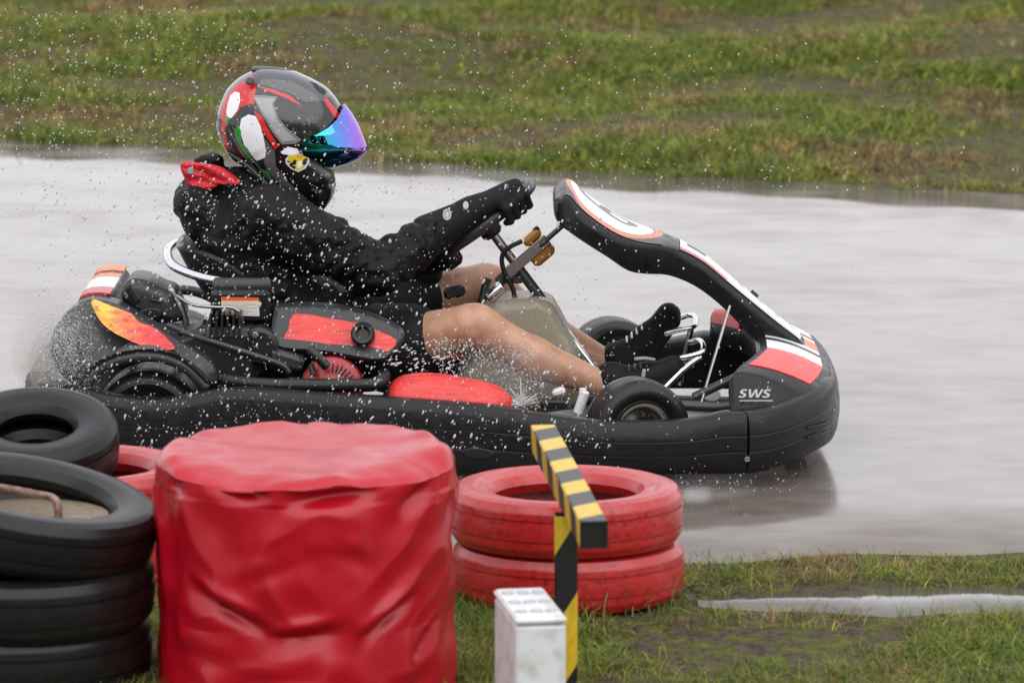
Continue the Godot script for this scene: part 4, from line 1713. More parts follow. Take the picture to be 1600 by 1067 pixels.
	var ft := part("far_shroud", s.mesh(45.0), mats.grey_plastic, kart)
	s = Shape.new()
	s.slab(soft(ons([[540, 452], [600, 447], [658, 454], [690, 462], [640, 470], [560, 470]], -0.416), 3, true), 0.005, 0.0)
	part("flame_sticker", s.mesh(30.0), mats.red, ft)
	s = Shape.new()
	s.slab(soft(ons([[745, 464], [790, 469], [836, 477], [830, 483], [760, 474]], -0.416), 2, true), 0.005, 0.0)
	part("white_sticker", s.mesh(30.0), mats.white, ft)

	# fuel tank between the driver's legs
	s = Shape.new()
	s.slab(soft(ons([[762, 482], [785, 471], [830, 469], [858, 473], [872, 489], [893, 530], [906, 560], [903, 640], [720, 640], [716, 590], [726, 548], [744, 505]], 0.09), 3, true), 0.20, 0.022)
	part("fuel_tank", s.mesh(50.0), mats.tank, kart)
	# tie-rod ends and clamps glimpsed under the leg
	s = Shape.new()
	s.tube(ons([[914, 613, 0.42], [903, 645, 0.42]], 0), 0.013, -1.0, 12)
	s.lathe([[0.0, 0.012], [0.009, 0.012], [0.011, 0.0], [0.0, -0.005]], 14, Transform3D(Basis.IDENTITY, on(911, 614, 0.42)))
	part("tie_rod_end", s.mesh(40.0), mats.white, kart)
	s = Shape.new()
	s.box(on(873, 612, 0.33), Vector3(0.035, 0.02, 0.03), 0.006, Basis(Vector3.BACK, 0.3))
	part("clamp", s.mesh(30.0), mats.white, kart)
	s = Shape.new()
	s.box(on(865, 630, 0.36), Vector3(0.07, 0.02, 0.05), 0.004)
	part("bracket", s.mesh(30.0), mats.black, kart)


func build_controls(kart: Node3D) -> void:
	# steering: column, wheel
	var c := on(754, 343, 0.0)
	var foot := on(930, 580, 0.0)
	var axis := (foot - c).normalized()
	var upw := Vector3(-axis.y, axis.x, 0)
	var s := Shape.new()
	s.tube(PackedVector3Array([c, c.lerp(foot, 0.32)]), 0.0125, -1.0, 14)
	part("steering_column", s.mesh(60.0), mats.steel, kart)
	s = Shape.new()
	s.tube(PackedVector3Array([c.lerp(foot, 0.30), c.lerp(foot, 0.62)]), 0.0145, -1.0, 14)
	part("column_sleeve", s.mesh(60.0), mats.frame, kart)
	s = Shape.new()
	s.tube(PackedVector3Array([c.lerp(foot, 0.60), foot]), 0.011, -1.0, 14)
	part("column_shaft", s.mesh(60.0), mats.chrome, kart)
	var sw := holder("steering_wheel", kart)
	s = Shape.new()
	var rim := []
	for k in 49:
		var a := TAU * k / 48.0
		var p := c + (Vector3(0, 0, 1) * cos(a) + upw * sin(a)) * 0.158
		var rad := (p - c).normalized()
		var ring := PackedVector3Array()
		for j in 12:
			var b := TAU * j / 12.0
			ring.append(p + rad * cos(b) * 0.014 + axis * sin(b) * 0.017)
		rim.append(ring)
	s.loft(rim, false)
	part("rim", s.mesh(60.0), mats.grey_plastic, sw)
	s = Shape.new()
	for a in [0.3, PI - 0.3, -PI / 2.0]:
		s.tube(PackedVector3Array([c + axis * 0.03, c + (Vector3(0, 0, 1) * cos(a) + upw * sin(a)) * 0.15]), 0.011, -1.0, 8, 0.5)
	part("spoke", s.mesh(50.0), mats.black, sw)
	s = Shape.new()
	s.tube(PackedVector3Array([c - axis * 0.005, c + axis * 0.045]), 0.034, 0.03, 18)
	part("hub", s.mesh(40.0), mats.black, sw)

	# stay between column and front panel, with the amber reservoir
	s = Shape.new()
	var p0 := on(792, 428, 0.02)
	var p1 := on(851, 377, 0.02)
	var p2 := on(884, 348, 0.02)
	var sd := (p1 - p0).normalized()
	s.box((p0 + p1) * 0.5, Vector3(p0.distance_to(p1) + 0.02, 0.030, 0.010), 0.002, Basis(sd, Vector3(-sd.y, sd.x, 0), Vector3.BACK))
	part("stay", s.mesh(40.0), mats.steel, kart)
	s = Shape.new()
	s.tube(PackedVector3Array([p1.lerp(p0, 0.1), p2]), 0.015, -1.0, 8, 0.5)
	part("stay_bracket", s.mesh(40.0), mats.frame, kart)
	var lamp := holder("amber_reservoir", kart)
	var ang := Basis(Vector3.BACK, 0.72)
	s = Shape.new()
	s.box(on(848, 397, -0.005), Vector3(0.07, 0.036, 0.05), 0.009, ang)
	part("lower_half", s.mesh(40.0), mats.amber, lamp)
	s = Shape.new()
	s.box(on(832, 371, -0.01), Vector3(0.055, 0.028, 0.05), 0.009, ang)
	part("upper_half", s.mesh(40.0), mats.amber, lamp)
	s = Shape.new()
	s.box(on(838, 359, -0.01), Vector3(0.018, 0.016, 0.02), 0.003, ang)
	part("knob", s.mesh(30.0), mats.black, lamp)
	s = Shape.new()
	s.tube(soft(ons([[815, 377, 0.03], [800, 384, 0.035], [788, 393, 0.035], [784, 408, 0.035], [790, 430, 0.035], [801, 450, 0.03], [806, 475, 0.03]], 0), 5), 0.0065, -1.0, 8)
	part("brake_hose", s.mesh(60.0), mats.black, kart)
	s = Shape.new()
	s.box(on(798, 428, 0.0), Vector3(0.05, 0.03, 0.05), 0.006, Basis(Vector3.BACK, 0.7))
	s.box(on(808, 436, 0.0), Vector3(0.03, 0.02, 0.04), 0.004)
	s.tube(ons([[780, 440, 0.0], [800, 420, 0.0]], 0), 0.016, -1.0, 10)
	part("clamp", s.mesh(40.0), mats.frame, kart)
	s = Shape.new()
	s.tube(ons([[764, 465, 0.05], [784, 448, 0.05]], 0), 0.018, 0.018, 14)
	part("gear_knuckle", s.mesh(50.0), mats.chrome, kart)
	s = Shape.new()
	s.box(on(710, 456, 0.03), Vector3(0.058, 0.032, 0.03), 0.008, Basis(Vector3.BACK, 0.25))
	part("mirror_block", s.mesh(40.0), mats.black, kart)
	s = Shape.new()
	s.tube(ons([[752, 472, 0.06], [757, 452, 0.05], [762, 436, 0.05]], 0), 0.010, 0.012, 10)
	part("lever", s.mesh(50.0), mats.black, kart)

	# pedals
	for q in [[1.0, [[1064, 559, 0.20], [1080, 556, 0.20], [1097, 550, 0.19], [1099, 540, 0.15], [1093, 532, 0.10], [1078, 535, 0.08]], [[1037, 608, 0.21], [1053, 592, 0.20], [1068, 577, 0.19], [1082, 566, 0.17], [1095, 558, 0.16]]], [-1.0, [[1040, 522, -0.11], [1058, 516, -0.10], [1084, 510, -0.10], [1087, 496, -0.15], [1078, 492, -0.19], [1062, 497, -0.19]], [[1062, 600, -0.12], [1070, 560, -0.12], [1080, 514, -0.12]]]]:
		var ped := holder("pedal", kart)
		s = Shape.new()
		s.tube(soft(ons(q[1], 0), 4), 0.0075, -1.0, 10)
		part("foot_bar", s.mesh(60.0), mats.chrome, ped)
		s = Shape.new()
		s.tube(soft(ons(q[2], 0), 4), 0.0085, -1.0, 10)
		part("pedal_arm", s.mesh(60.0), mats.chrome, ped)
	s = Shape.new()
	s.tube(ons([[1141, 478, 0.1], [1096, 630, 0.22]], 0), 0.0045, -1.0, 8)
	part("panel_strut", s.mesh(60.0), mats.steel, kart)
	s = Shape.new()
	s.tube(soft(ons([[1050, 632, 0.36], [1090, 635, 0.36], [1140, 636, 0.36], [1160, 628, 0.34]], 0), 4), 0.013, -1.0, 10)
	part("front_rail", s.mesh(60.0), mats.frame, kart)
	s = Shape.new()
	s.tube(ons([[1085, 620, 0.2], [1150, 590, 0.2]], 0), 0.012, -1.0, 10)
	part("front_rail", s.mesh(60.0), mats.frame, kart)
	s = Shape.new()
	s.slab(soft(ons([[1100, 613], [1112, 609], [1124, 611], [1126, 621], [1116, 627], [1102, 624]], 0.15), 3, true), 0.01, 0.002)
	part("tie_plate", s.mesh(40.0), mats.white, kart)


# ---------------------------------------------------------------- the driver
func build_person() -> void:
	var me := thing("person", "driver in black rain jacket, shorts and a red, white and green helmet, steering the kart", "person", Vector3.ZERO)
	var hip := on(470, 508, 0.0)
	var belly := on(420, 440, 0.0)
	var chest := on(395, 370, 0.0)
	var neck := on(405, 300, 0.0)
	var head := on(440, 235, 0.0)
	var sh_r := on(420, 340, 0.185)
	var el_r := on(588, 420, 0.27)
	var wr_r := on(703, 350, 0.16)
	var sh_l := on(430, 335, -0.185)
	var el_l := on(580, 425, -0.28)
	var wr_l := on(668, 402, -0.13)
	var kn_r := on(748, 510, 0.24)
	var th_r := on(610, 545, 0.16)
	var ca_r := on(835, 560, 0.235)
	var an_r := on(952, 604, 0.20)
	var kn_l := on(766, 446, -0.20)
	var th_l := on(610, 478, -0.14)
	var ca_l := on(850, 515, -0.19)
	var an_l := on(958, 572, -0.16)
	var toe_r := on(1052, 575, 0.17)
	var toe_l := on(1045, 492, -0.15)
	var heel_r := on(968, 612, 0.19)
	var heel_l := on(985, 570, -0.15)

	# the body, one skin
	var f := Field.new(Vector3(-1.05, 0.05, -0.42), Vector3(0.55, 1.12, 0.42), 0.012)
	for z in [-0.07, 0.07]:
		f.limb(hip + Vector3(0, 0, z), belly + Vector3(0, 0, z), 0.10, 0.095, 0.05)
		f.limb(belly + Vector3(0, 0, z), chest + Vector3(0, 0, z), 0.095, 0.10, 0.05)
	f.limb(chest, neck, 0.09, 0.06, 0.05)
	f.limb(neck, head, 0.06, 0.085, 0.03)
	f.limb(sh_r, el_r, 0.05, 0.04, 0.04)
	f.limb(el_r, wr_r, 0.04, 0.028, 0.02)
	f.limb(sh_l, el_l, 0.05, 0.04, 0.04)
	f.limb(el_l, wr_l, 0.04, 0.028, 0.02)
	for q in [[hip + Vector3(0, 0, 0.08), th_r, kn_r, ca_r, an_r, toe_r, heel_r], [hip + Vector3(0, 0, -0.08), th_l, kn_l, ca_l, an_l, toe_l, heel_l]]:
		f.limb(q[0], q[1], 0.09, 0.085, 0.04)
		f.limb(q[1], q[2] - Vector3(0.03, 0.0, 0), 0.082, 0.058, 0.03)
		f.limb(q[2], q[2] + (q[3] - q[2]) * 0.15, 0.057, 0.052, 0.03)
		f.limb(q[2], q[3], 0.050, 0.054, 0.02)
		f.limb(q[3], q[4], 0.054, 0.034, 0.02)
		f.limb(q[4], q[5], 0.033, 0.026, 0.02)
	f.skin()
	f.even(2)
	part("body", from_fields([f]), mats.skin, me)

	# rain jacket
	f = Field.new(Vector3(-1.02, 0.20, -0.44), Vector3(0.08, 1.0, 0.44), 0.0085)
	for z in [-0.09, 0.0, 0.09]:
		f.limb(hip + Vector3(-0.01, 0.02, z), belly + Vector3(0, 0, z), 0.115, 0.12, 0.05)
		f.limb(belly + Vector3(0, 0, z), chest + Vector3(-0.01, 0, z), 0.12, 0.125, 0.05)
	f.limb(on(470, 480, 0.10), on(560, 480, 0.12), 0.09, 0.05, 0.05)
	f.limb(on(470, 480, -0.10), on(560, 470, -0.12), 0.09, 0.05, 0.05)
	f.limb(chest + Vector3(0.02, 0.02, 0.09), on(450, 352, 0.13), 0.10, 0.075, 0.05)
	f.limb(chest + Vector3(0.02, 0.02, -0.09), on(450, 352, -0.13), 0.10, 0.075, 0.05)
	f.limb(chest, neck + Vector3(0.0, -0.01, 0), 0.11, 0.085, 0.06)
	f.limb(on(330, 335, 0.0), on(345, 300, 0.0), 0.08, 0.07, 0.05)
	for q in [[sh_r, el_r, wr_r, on(688, 372, 0.17)], [sh_l, el_l, wr_l, on(690, 408, -0.12)]]:
		f.limb(q[0], q[0].lerp(q[1], 0.5), 0.090, 0.078, 0.05)
		f.limb(q[0].lerp(q[1], 0.5), q[1], 0.078, 0.074, 0.03)
		f.limb(q[1], q[1].lerp(q[2], 0.5), 0.072, 0.064, 0.03)
		f.limb(q[1].lerp(q[2], 0.5), q[1].lerp(q[2], 0.82), 0.064, 0.053, 0.01)
	# loose cloth hanging under the sleeve
	f.limb(on(690, 382, 0.10), on(700, 400, 0.04), 0.04, 0.034, 0.03)
	f.limb(on(640, 405, -0.10), on(700, 402, -0.08), 0.05, 0.042, 0.03)
	f.limb(on(560, 440, 0.24), on(640, 408, 0.2), 0.045, 0.035, 0.03)
	# hood lying on the back
	f.limb(on(303, 312, -0.07), on(303, 318, 0.09), 0.05, 0.05, 0.04)
	f.limb(on(318, 340, -0.05), on(320, 340, 0.09), 0.05, 0.05, 0.03)
	f.limb(on(318, 252, -0.04), on(338, 250, 0.02), 0.016, 0.02, 0.02)
	f.limb(on(310, 258, -0.03), on(300, 310, -0.03), 0.018, 0.04, 0.03)
	f.skin()
	f.even(1)
	var fold := FastNoiseLite.new()
	fold.seed = 31
	fold.frequency = 9.0
	fold.fractal_octaves = 3
	var nrm := f.normals()
	for i in f.pos.size():
		var p: Vector3 = f.pos[i]
		var h := fold.get_noise_3d(p.x * 0.6, p.y * 1.1, p.z * 0.8)
		var ridge := 1.0 - absf(fold.get_noise_3d(p.x * 0.8 + 5.0, p.y * 0.8, p.z * 0.8)) * 3.0
		var amp := 0.006
		var ring := 0.0
		for q in [[sh_r, el_r, wr_r], [sh_l, el_l, wr_l]]:
			for k in 2:
				var a: Vector3 = q[k]
				var b: Vector3 = q[k + 1]
				var t := clampf((p - a).dot(b - a) / (b - a).length_squared(), 0.0, 1.0)
				var dd := p.distance_to(a.lerp(b, t))
				if dd < 0.10:
					var w := smoothstep(0.10, 0.07, dd) * (0.35 + 0.65 * exp(-pow((t - (1.0 if k == 0 else 0.0)) * 3.0, 2.0)) + 0.4 * exp(-pow((t - (0.2 if k == 0 else 0.9)) * 5.0, 2.0)))
					ring = maxf(ring, w * 0.017 * pow(0.5 + 0.5 * sin(t * (b - a).length() * 135.0 + h * 6.0 + p.z * 22.0 - p.y * 30.0), 1.6))
		f.pos[i] = p + nrm[i] * (1.5 * amp * h + 0.0055 * ridge + ring)
	part("jacket", from_fields([f]), mats.jacket, me)
	# red hood lining with a small tag
	var flap := soft(ons([[282, 260], [286, 252], [300, 251], [335, 256], [355, 264], [378, 285], [362, 288], [346, 287], [328, 297], [313, 300], [298, 293], [289, 278]], 0.075), 4, true)
	var centre := on(326, 276, 0.06)
	var layers := []
	for side in [1.0, -1.0]:
		for k in 9:
			var e := k / 8.0 if side > 0.0 else 1.0 - k / 8.0
			if side < 0.0 and k == 0:
				continue
			var ring := PackedVector3Array()
			for p in flap:
				var x := centre.lerp(p, maxf(e, 0.01))
				var h := 0.022 * pow(maxf(0.0, 1.0 - pow(e, 4.0)), 0.5) if side > 0.0 else -0.02 * (1.0 - e)
				h += 0.011 * fold.get_noise_3d(x.x * 1.3, x.y * 5.0 + x.x * 1.5, 0.5) * (1.0 if side > 0.0 else 0.0)
				ring.append(x + Vector3(0, 0, h + 0.02))
			layers.append(ring)
	var fl := Shape.new()
	fl.loft(layers)
	part("hood_lining", fl.mesh(80.0), mats.red_cloth, me)
	var s := Shape.new()
	s.box(on(297, 267, 0.118), Vector3(0.015, 0.017, 0.008), 0.002, Basis(Vector3.UP, -0.5))
	part("tag", s.mesh(30.0), mat(0.25, 0.3, 0.42, 0.6), me)

	# shorts
	f = Field.new(Vector3(-0.80, 0.08, -0.34), Vector3(-0.1, 0.55, 0.36), 0.01)
	f.limb(hip + Vector3(0, 0, 0.08), th_r, 0.115, 0.108, 0.05)
	f.limb(th_r, on(640, 535, 0.18), 0.108, 0.10, 0.03)
	f.limb(hip + Vector3(0, 0, -0.08), th_l, 0.115, 0.105, 0.05)
	f.limb(th_l, on(640, 470, -0.15), 0.105, 0.098, 0.03)
	f.limb(hip + Vector3(0, 0, -0.08), hip + Vector3(0, 0, 0.08), 0.12, 0.12, 0.03)
	f.skin()
	nrm = f.normals()
	for i in f.pos.size():
		f.pos[i] += nrm[i] * 0.008 * fold.get_noise_3dv(f.pos[i] * 0.9)
	part("shorts", from_fields([f]), mats.cloth, me)

	# shoes
	for q in [[an_r, heel_r, toe_r, on(955, 592, 0.2)], [an_l, heel_l, toe_l, on(965, 560, -0.16)]]:
		var a: Vector3 = q[1]
		var b: Vector3 = q[2]
		f = Field.new(a.min(b).min(q[0]) - Vector3.ONE * 0.09, a.max(b).max(q[0]) + Vector3.ONE * 0.09, 0.006)
		var d := (b - a).normalized()
		var up := Vector3(-d.y, d.x, 0).normalized()
		f.limb(a, b, 0.036, 0.034, 0.02)
		f.limb(a + up * 0.02, a.lerp(b, 0.5) + up * 0.012, 0.036, 0.034, 0.03)
		f.limb(q[3], a + up * 0.015, 0.046, 0.04, 0.03)
		f.limb(a - up * 0.03 - d * 0.02, b - up * 0.026, 0.014, 0.013, 0.006)
		f.limb(a - up * 0.03 - d * 0.02 + Vector3(0, 0, 0.025), b - up * 0.026 + Vector3(0, 0, 0.02), 0.013, 0.013, 0.006)
		f.limb(a - up * 0.03 - d * 0.02 - Vector3(0, 0, 0.025), b - up * 0.026 - Vector3(0, 0, 0.02), 0.013, 0.013, 0.006)
		f.skin()
		f.even(1)
		var shoe := part("shoe", from_fields([f]), mats.cloth, me)
		# laces and tongue
		s = Shape.new()
		for k in 4:
			var p := a.lerp(b, 0.32 + 0.1 * k) + up * (0.054 - 0.004 * k)
			s.tube(PackedVector3Array([p + Vector3(0, -0.008, 0.032), p + Vector3(0, 0.001, 0.0), p + Vector3(0, -0.008, -0.032)]), 0.0032, -1.0, 6)
		part("lace", s.mesh(60.0), mats.white if q[0] == an_l else mats.grey_plastic, shoe)
		if q[0] == an_r:
			s = Shape.new()
			s.tube(ons([[993, 561, 0.21], [1008, 560, 0.21], [1022, 562, 0.205]], 0), 0.010, 0.009, 12, 0.55)
			part("tongue", s.mesh(60.0), mat(0.2, 0.2, 0.22, 0.4), shoe)
			s = Shape.new()
			s.box(on(1006, 583, 0.236), Vector3(0.010, 0.022, 0.006), 0.002, Basis(Vector3.BACK, -0.15))
			part("stripe", s.mesh(30.0), mat(0.35, 0.35, 0.37, 0.5), shoe)

	build_gloves(me, wr_r, wr_l)
	build_helmet(me)


func build_gloves(me: Node3D, wr_r: Vector3, wr_l: Vector3) -> void:
	var c := on(754, 343, 0.0)
	var foot := on(930, 580, 0.0)
	var ax := (foot - c).normalized()
	var upw := Vector3(-ax.y, ax.x, 0)
	for q in [[0.62, wr_r, 1.0], [PI + 0.72, wr_l, -1.0]]:
		var phi: float = q[0]
		var r := Vector3(0, 0, 1) * cos(phi) + upw * sin(phi)
		var t := -Vector3(0, 0, 1) * sin(phi) + upw * cos(phi)
		var p := c + r * 0.158
		var wrist: Vector3 = q[1]
		var f := Field.new(p.min(wrist) - Vector3.ONE * 0.10, p.max(wrist) + Vector3.ONE * 0.10, 0.0042)
		# palm: from the wrist to the knuckles on the driver's side of the rim
		var back := p - ax * 0.036 + r * 0.010
		for k in 4:
			var o := lerpf(-0.036, 0.036, k / 3.0)
			var knuckle := back + t * o + r * 0.012
			f.limb(wrist.lerp(back, 0.35) + t * o * 0.6, knuckle, 0.026, 0.018, 0.02)
			# finger: over the outside of the rim, then closed in front of it
			var len := 1.0 - 0.13 * absf(k - 1.4)
			var f1 := p + t * o * 1.05 + r * 0.034 - ax * 0.004
			var f2 := p + t * o * 1.05 + r * 0.020 * len + ax * 0.030
			var f3 := p + t * o * 1.0 - r * 0.010 * len + ax * 0.029
			f.limb(knuckle, f1, 0.0135, 0.0118, 0.006)
			f.limb(f1, f2, 0.0118, 0.0108, 0.004)
			f.limb(f2, f3, 0.0108, 0.0095, 0.004)
		# thumb: leaves the side of the palm and closes round the inside of the rim
		var tb := back.lerp(wrist, 0.35) + t * 0.03 - r * 0.012
		var t1 := p + t * 0.046 - r * 0.030 - ax * 0.012
		var t2 := p + t * 0.040 - r * 0.026 + ax * 0.024
		f.limb(tb, t1, 0.016, 0.0135, 0.012)
		f.limb(t1, t2, 0.0135, 0.011, 0.004)
		# wrist and cuff
		f.limb(wrist, wrist.lerp(back, 0.5), 0.036, 0.034, 0.02)
		f.limb(wrist.lerp(back, -0.38), wrist.lerp(back, 0.10), 0.058, 0.046, 0.003)
		f.limb(wrist.lerp(back, 0.26), wrist.lerp(back, 0.40), 0.044, 0.043, 0.003)
		f.skin()
		f.even(1)
		var g := part("glove", from_fields([f]), mats.cloth, me)
		if q[2] > 0.0:
			var gm := mat(0.34, 0.34, 0.36, 0.35)
			var lift := Vector3(-0.15, 0.6, 0.78).normalized()
			for e in [[wrist.lerp(back, 0.0) + lift * 0.048, 0.012, 0.018], [wrist.lerp(back, 0.34) + lift * 0.0425, 0.009, 0.015]]:
				var s := Shape.new()
				var b := Basis(Vector3.RIGHT, PI / 2.0 - 0.65) * Basis(Vector3.UP, 0.5).scaled(Vector3(e[1] / 0.015, 1, e[2] / 0.015))
				s.lathe([[0.0, 0.004], [0.007, 0.003], [0.008, 0.001], [0.010, 0.004], [0.014, 0.003], [0.015, -0.006], [0.0, -0.006]] if e[1] > 0.01 else [[0.0, 0.005], [0.012, 0.003], [0.015, -0.006], [0.0, -0.006]], 24, Transform3D(b, e[0]))
				part("badge", s.mesh(40.0), gm, g)


func polar_table(poly: PackedVector2Array, c: Vector2) -> PackedFloat32Array:
	var tab := PackedFloat32Array()
	for i in 360:
		var d := Vector2.from_angle(deg_to_rad(i))
		var best := 0.0
		for k in poly.size():
			var x = Geometry2D.segment_intersects_segment(c, c + d * 2.0, poly[k], poly[(k + 1) % poly.size()])
			if x != null:
				best = maxf(best, c.distance_to(x))
		tab.append(maxf(best, 0.01))
	return tab


func radius_at(tab: PackedFloat32Array, a: float) -> float:
	var d := fposmod(rad_to_deg(a), 360.0)
	var i := int(d) % 360
	return lerpf(tab[i], tab[(i + 1) % 360], d - floorf(d))


func bulge(tab: PackedFloat32Array, c: Vector2, p: Vector2, w: float, e: float) -> float:
	var d := p - c
	var t := clampf(d.length() / radius_at(tab, d.angle()), 0.0, 1.0)
	return w * pow(1.0 - pow(t, e), 1.0 / e)


func plan(list: Array, ox := 0.0, oy := 0.0, k := 1.0) -> PackedVector2Array:
	var r := PackedVector2Array()
	for q in list:
		var p := on(ox + q[0] * k, oy + q[1] * k, 0.0)
		r.append(Vector2(p.x, p.y))
	return r


func build_helmet(me: Node3D) -> void:
	var hel := holder("helmet", me)
	var q4 := 0.25                                       # the lists below were measured on a fourfold enlargement at (240, 80)
	var ox := 240.0
	var oy := 80.0
	var shell := plan([[625, 118], [650, 100], [760, 104], [880, 124], [980, 168], [1080, 224], [1130, 278], [1165, 330], [1195, 400], [1215, 480], [1220, 560], [1195, 630], [1150, 680], [1115, 722], [1128, 770], [1140, 830], [1135, 890], [1090, 960], [1030, 1020], [950, 1045], [890, 1015], [840, 960], [750, 890], [650, 800], [560, 712], [490, 680], [455, 630], [418, 560], [388, 460], [388, 390], [415, 320], [455, 235], [520, 172], [580, 138]], ox, oy, q4)
	var outer := plan([[625, 118], [650, 100], [760, 104], [880, 124], [980, 168], [1080, 224], [1140, 278], [1192, 325], [1242, 390], [1292, 480], [1337, 590], [1338, 625], [1290, 670], [1230, 700], [1160, 722], [1120, 728], [1000, 900], [850, 900], [650, 700], [500, 600], [400, 450], [420, 320], [520, 172]], ox, oy, q4)
	var cp := on(ox + 780 * q4, oy + 520 * q4, 0.0)
	var c := Vector2(cp.x, cp.y)
	var ts := polar_table(shell, c)
	var to := polar_table(outer, c)
	# soften the tables a little
	for n in 2:
		var cpy := ts.duplicate()
		for i in 360:
			ts[i] = (cpy[(i + 358) % 360] + cpy[(i + 359) % 360] + cpy[i] + cpy[(i + 1) % 360] + cpy[(i + 2) % 360]) / 5.0
	var wide := 0.128
	var pw := 2.35
	var s := Shape.new()
	var lo := Vector2.INF
	var hi := -Vector2.INF
	for p in shell:
		lo = lo.min(p)
		hi = hi.max(p)
	var rings := 22
	var seg := 120
	var t := PackedVector3Array()
	var u := PackedVector2Array()
	for sg in [1.0, -1.0]:
		var grid := []
		for i in rings + 1:
			var k := sin(PI / 2.0 * i / rings)
			var row := []
			for j in seg:
				var a := TAU * j / seg
				var p := c + Vector2.from_angle(a) * radius_at(ts, a) * k
				row.append(Vector3(p.x, p.y, sg * wide * pow(maxf(0.0, 1.0 - pow(k, pw)), 1.0 / pw)))
			grid.append(row)
		for i in rings:
			for j in seg:
				var l := (j + 1) % seg
				var four := [grid[i][j], grid[i][l], grid[i + 1][j], grid[i][l], grid[i + 1][l], grid[i + 1][j]]
				if sg < 0.0:
					four = [four[0], four[2], four[1], four[3], four[5], four[4]]
				for p in four:
					t.append(p)
					u.append(Vector2((p.x - lo.x) / (hi.x - lo.x), 1.0 - (p.y - lo.y) / (hi.y - lo.y)))
	s.solid(t, u)
	# its printed design, in the plane of the helmet's side
	var im := Image.create(768, 768, false, Image.FORMAT_RGB8)
	im.fill(Color(0.05, 0.05, 0.055))
	var paint := func(list: Array, col: Color) -> void:
		var raw := plan(list, ox, oy, q4)
		var poly := PackedVector2Array()
		var a := Vector2.INF
		var b := -Vector2.INF
		for p in raw:
			var x := Vector2((p.x - lo.x) / (hi.x - lo.x), 1.0 - (p.y - lo.y) / (hi.y - lo.y)) * 768.0
			poly.append(x)
			a = a.min(x)
			b = b.max(x)
		for y in range(maxi(0, int(a.y)), mini(768, int(b.y) + 1)):
			for x in range(maxi(0, int(a.x)), mini(768, int(b.x) + 1)):
				if Geometry2D.is_point_in_polygon(Vector2(x, y), poly):
					im.set_pixel(x, y, col)
	var silver := Color(0.46, 0.46, 0.48)
	var dark := Color(0.10, 0.10, 0.11)
	var redc := Color(0.78, 0.11, 0.13)
	var whitec := Color(0.90, 0.91, 0.93)
	var greenc := Color(0.07, 0.60, 0.12)
	paint.call([[600, 110], [760, 100], [900, 130], [1000, 175], [1120, 265], [1080, 290], [960, 290], [860, 240], [700, 190], [630, 190]], Color(0.28, 0.28, 0.30))
	paint.call([[640, 190], [760, 215], [860, 250], [960, 330], [1040, 390], [960, 350], [850, 270], [740, 230]], redc)
	paint.call([[420, 330], [460, 235], [520, 175], [620, 140], [650, 200], [640, 300], [560, 320], [470, 440], [440, 470]], redc)
	paint.call([[390, 350], [440, 250], [540, 160], [620, 130], [600, 160], [520, 200], [455, 270], [425, 360], [415, 460], [392, 450]], Color(0.36, 0.36, 0.38))
	paint.call([[470, 310], [485, 260], [515, 235], [545, 240], [552, 285], [535, 345], [500, 390], [470, 400], [462, 360]], whitec)
	paint.call([[458, 375], [490, 395], [478, 430], [462, 432]], greenc)
	paint.call([[470, 410], [620, 310], [645, 330], [560, 375], [515, 430], [495, 460], [480, 450]], dark)
	paint.call([[640, 340], [690, 375], [740, 470], [795, 560], [770, 580], [700, 470], [660, 410]], redc)
	paint.call([[560, 392], [605, 365], [650, 375], [680, 430], [700, 500], [716, 590], [712, 630], [660, 655], [625, 630], [580, 560], [548, 460]], whitec)
	paint.call([[512, 470], [540, 430], [560, 470], [560, 540], [600, 575], [640, 640], [650, 662], [620, 660], [565, 590], [525, 520]], greenc)
	paint.call([[680, 705], [715, 715], [768, 785], [748, 797], [692, 742]], greenc)
	paint.call([[425, 440], [450, 440], [480, 600], [498, 690], [470, 665], [445, 560]], redc)
	paint.call([[628, 250], [700, 248], [785, 258], [762, 300], [790, 380], [850, 450], [935, 520], [900, 545], [815, 548], [760, 480], [690, 365]], silver)
	paint.call([[640, 262], [770, 268], [750, 300], [780, 390], [840, 460], [905, 520], [820, 530], [770, 470], [700, 355]], Color(0.60, 0.60, 0.62))
	paint.call([[770, 290], [830, 270], [930, 310], [1040, 380], [1120, 430], [1080, 470], [980, 510], [930, 515], [850, 440], [800, 380]], Color(0.075, 0.075, 0.08))
	paint.call([[700, 500], [770, 590], [775, 680], [830, 760], [960, 890], [1000, 950], [900, 880], [790, 790], [720, 720], [700, 660], [718, 600]], Color(0.33, 0.33, 0.35))
	paint.call([[1065, 285], [1085, 275], [1160, 370], [1165, 395], [1140, 400]], redc)
	for o in [0.0, 22.0]:
		paint.call([[478 + o, 470 - o], [486 + o, 464 - o], [560 + o, 590 - o], [660 + o, 725 - o], [770 + o, 838 - o], [965, 985 - o], [955, 992 - o], [760 + o, 850 - o], [650 + o, 735 - o], [550 + o, 600 - o]], Color(0.36, 0.36, 0.38))
	# insect sticker by the hinge
	paint.call([[805, 595], [850, 562], [910, 575], [925, 600], [870, 615], [820, 608]], whitec)
	paint.call([[925, 590], [960, 565], [992, 590], [985, 612], [950, 625]], whitec)
	paint.call([[835, 640], [860, 612], [915, 605], [975, 615], [985, 660], [960, 700], [915, 722], [870, 700], [840, 670]], Color(0.8, 0.8, 0.78))
	paint.call([[842, 642], [865, 618], [915, 612], [968, 622], [972, 655], [950, 690], [910, 712], [880, 690]], Color(0.83, 0.72, 0.14))
	paint.call([[845, 648], [862, 652], [900, 690], [892, 704], [860, 680]], dark)
	paint.call([[872, 668], [892, 640], [905, 650], [900, 672], [885, 684]], dark)
	paint.call([[948, 640], [972, 635], [974, 660], [955, 680], [940, 672]], dark)
	paint.call([[912, 655], [935, 650], [940, 680], [920, 700], [905, 688]], whitec)
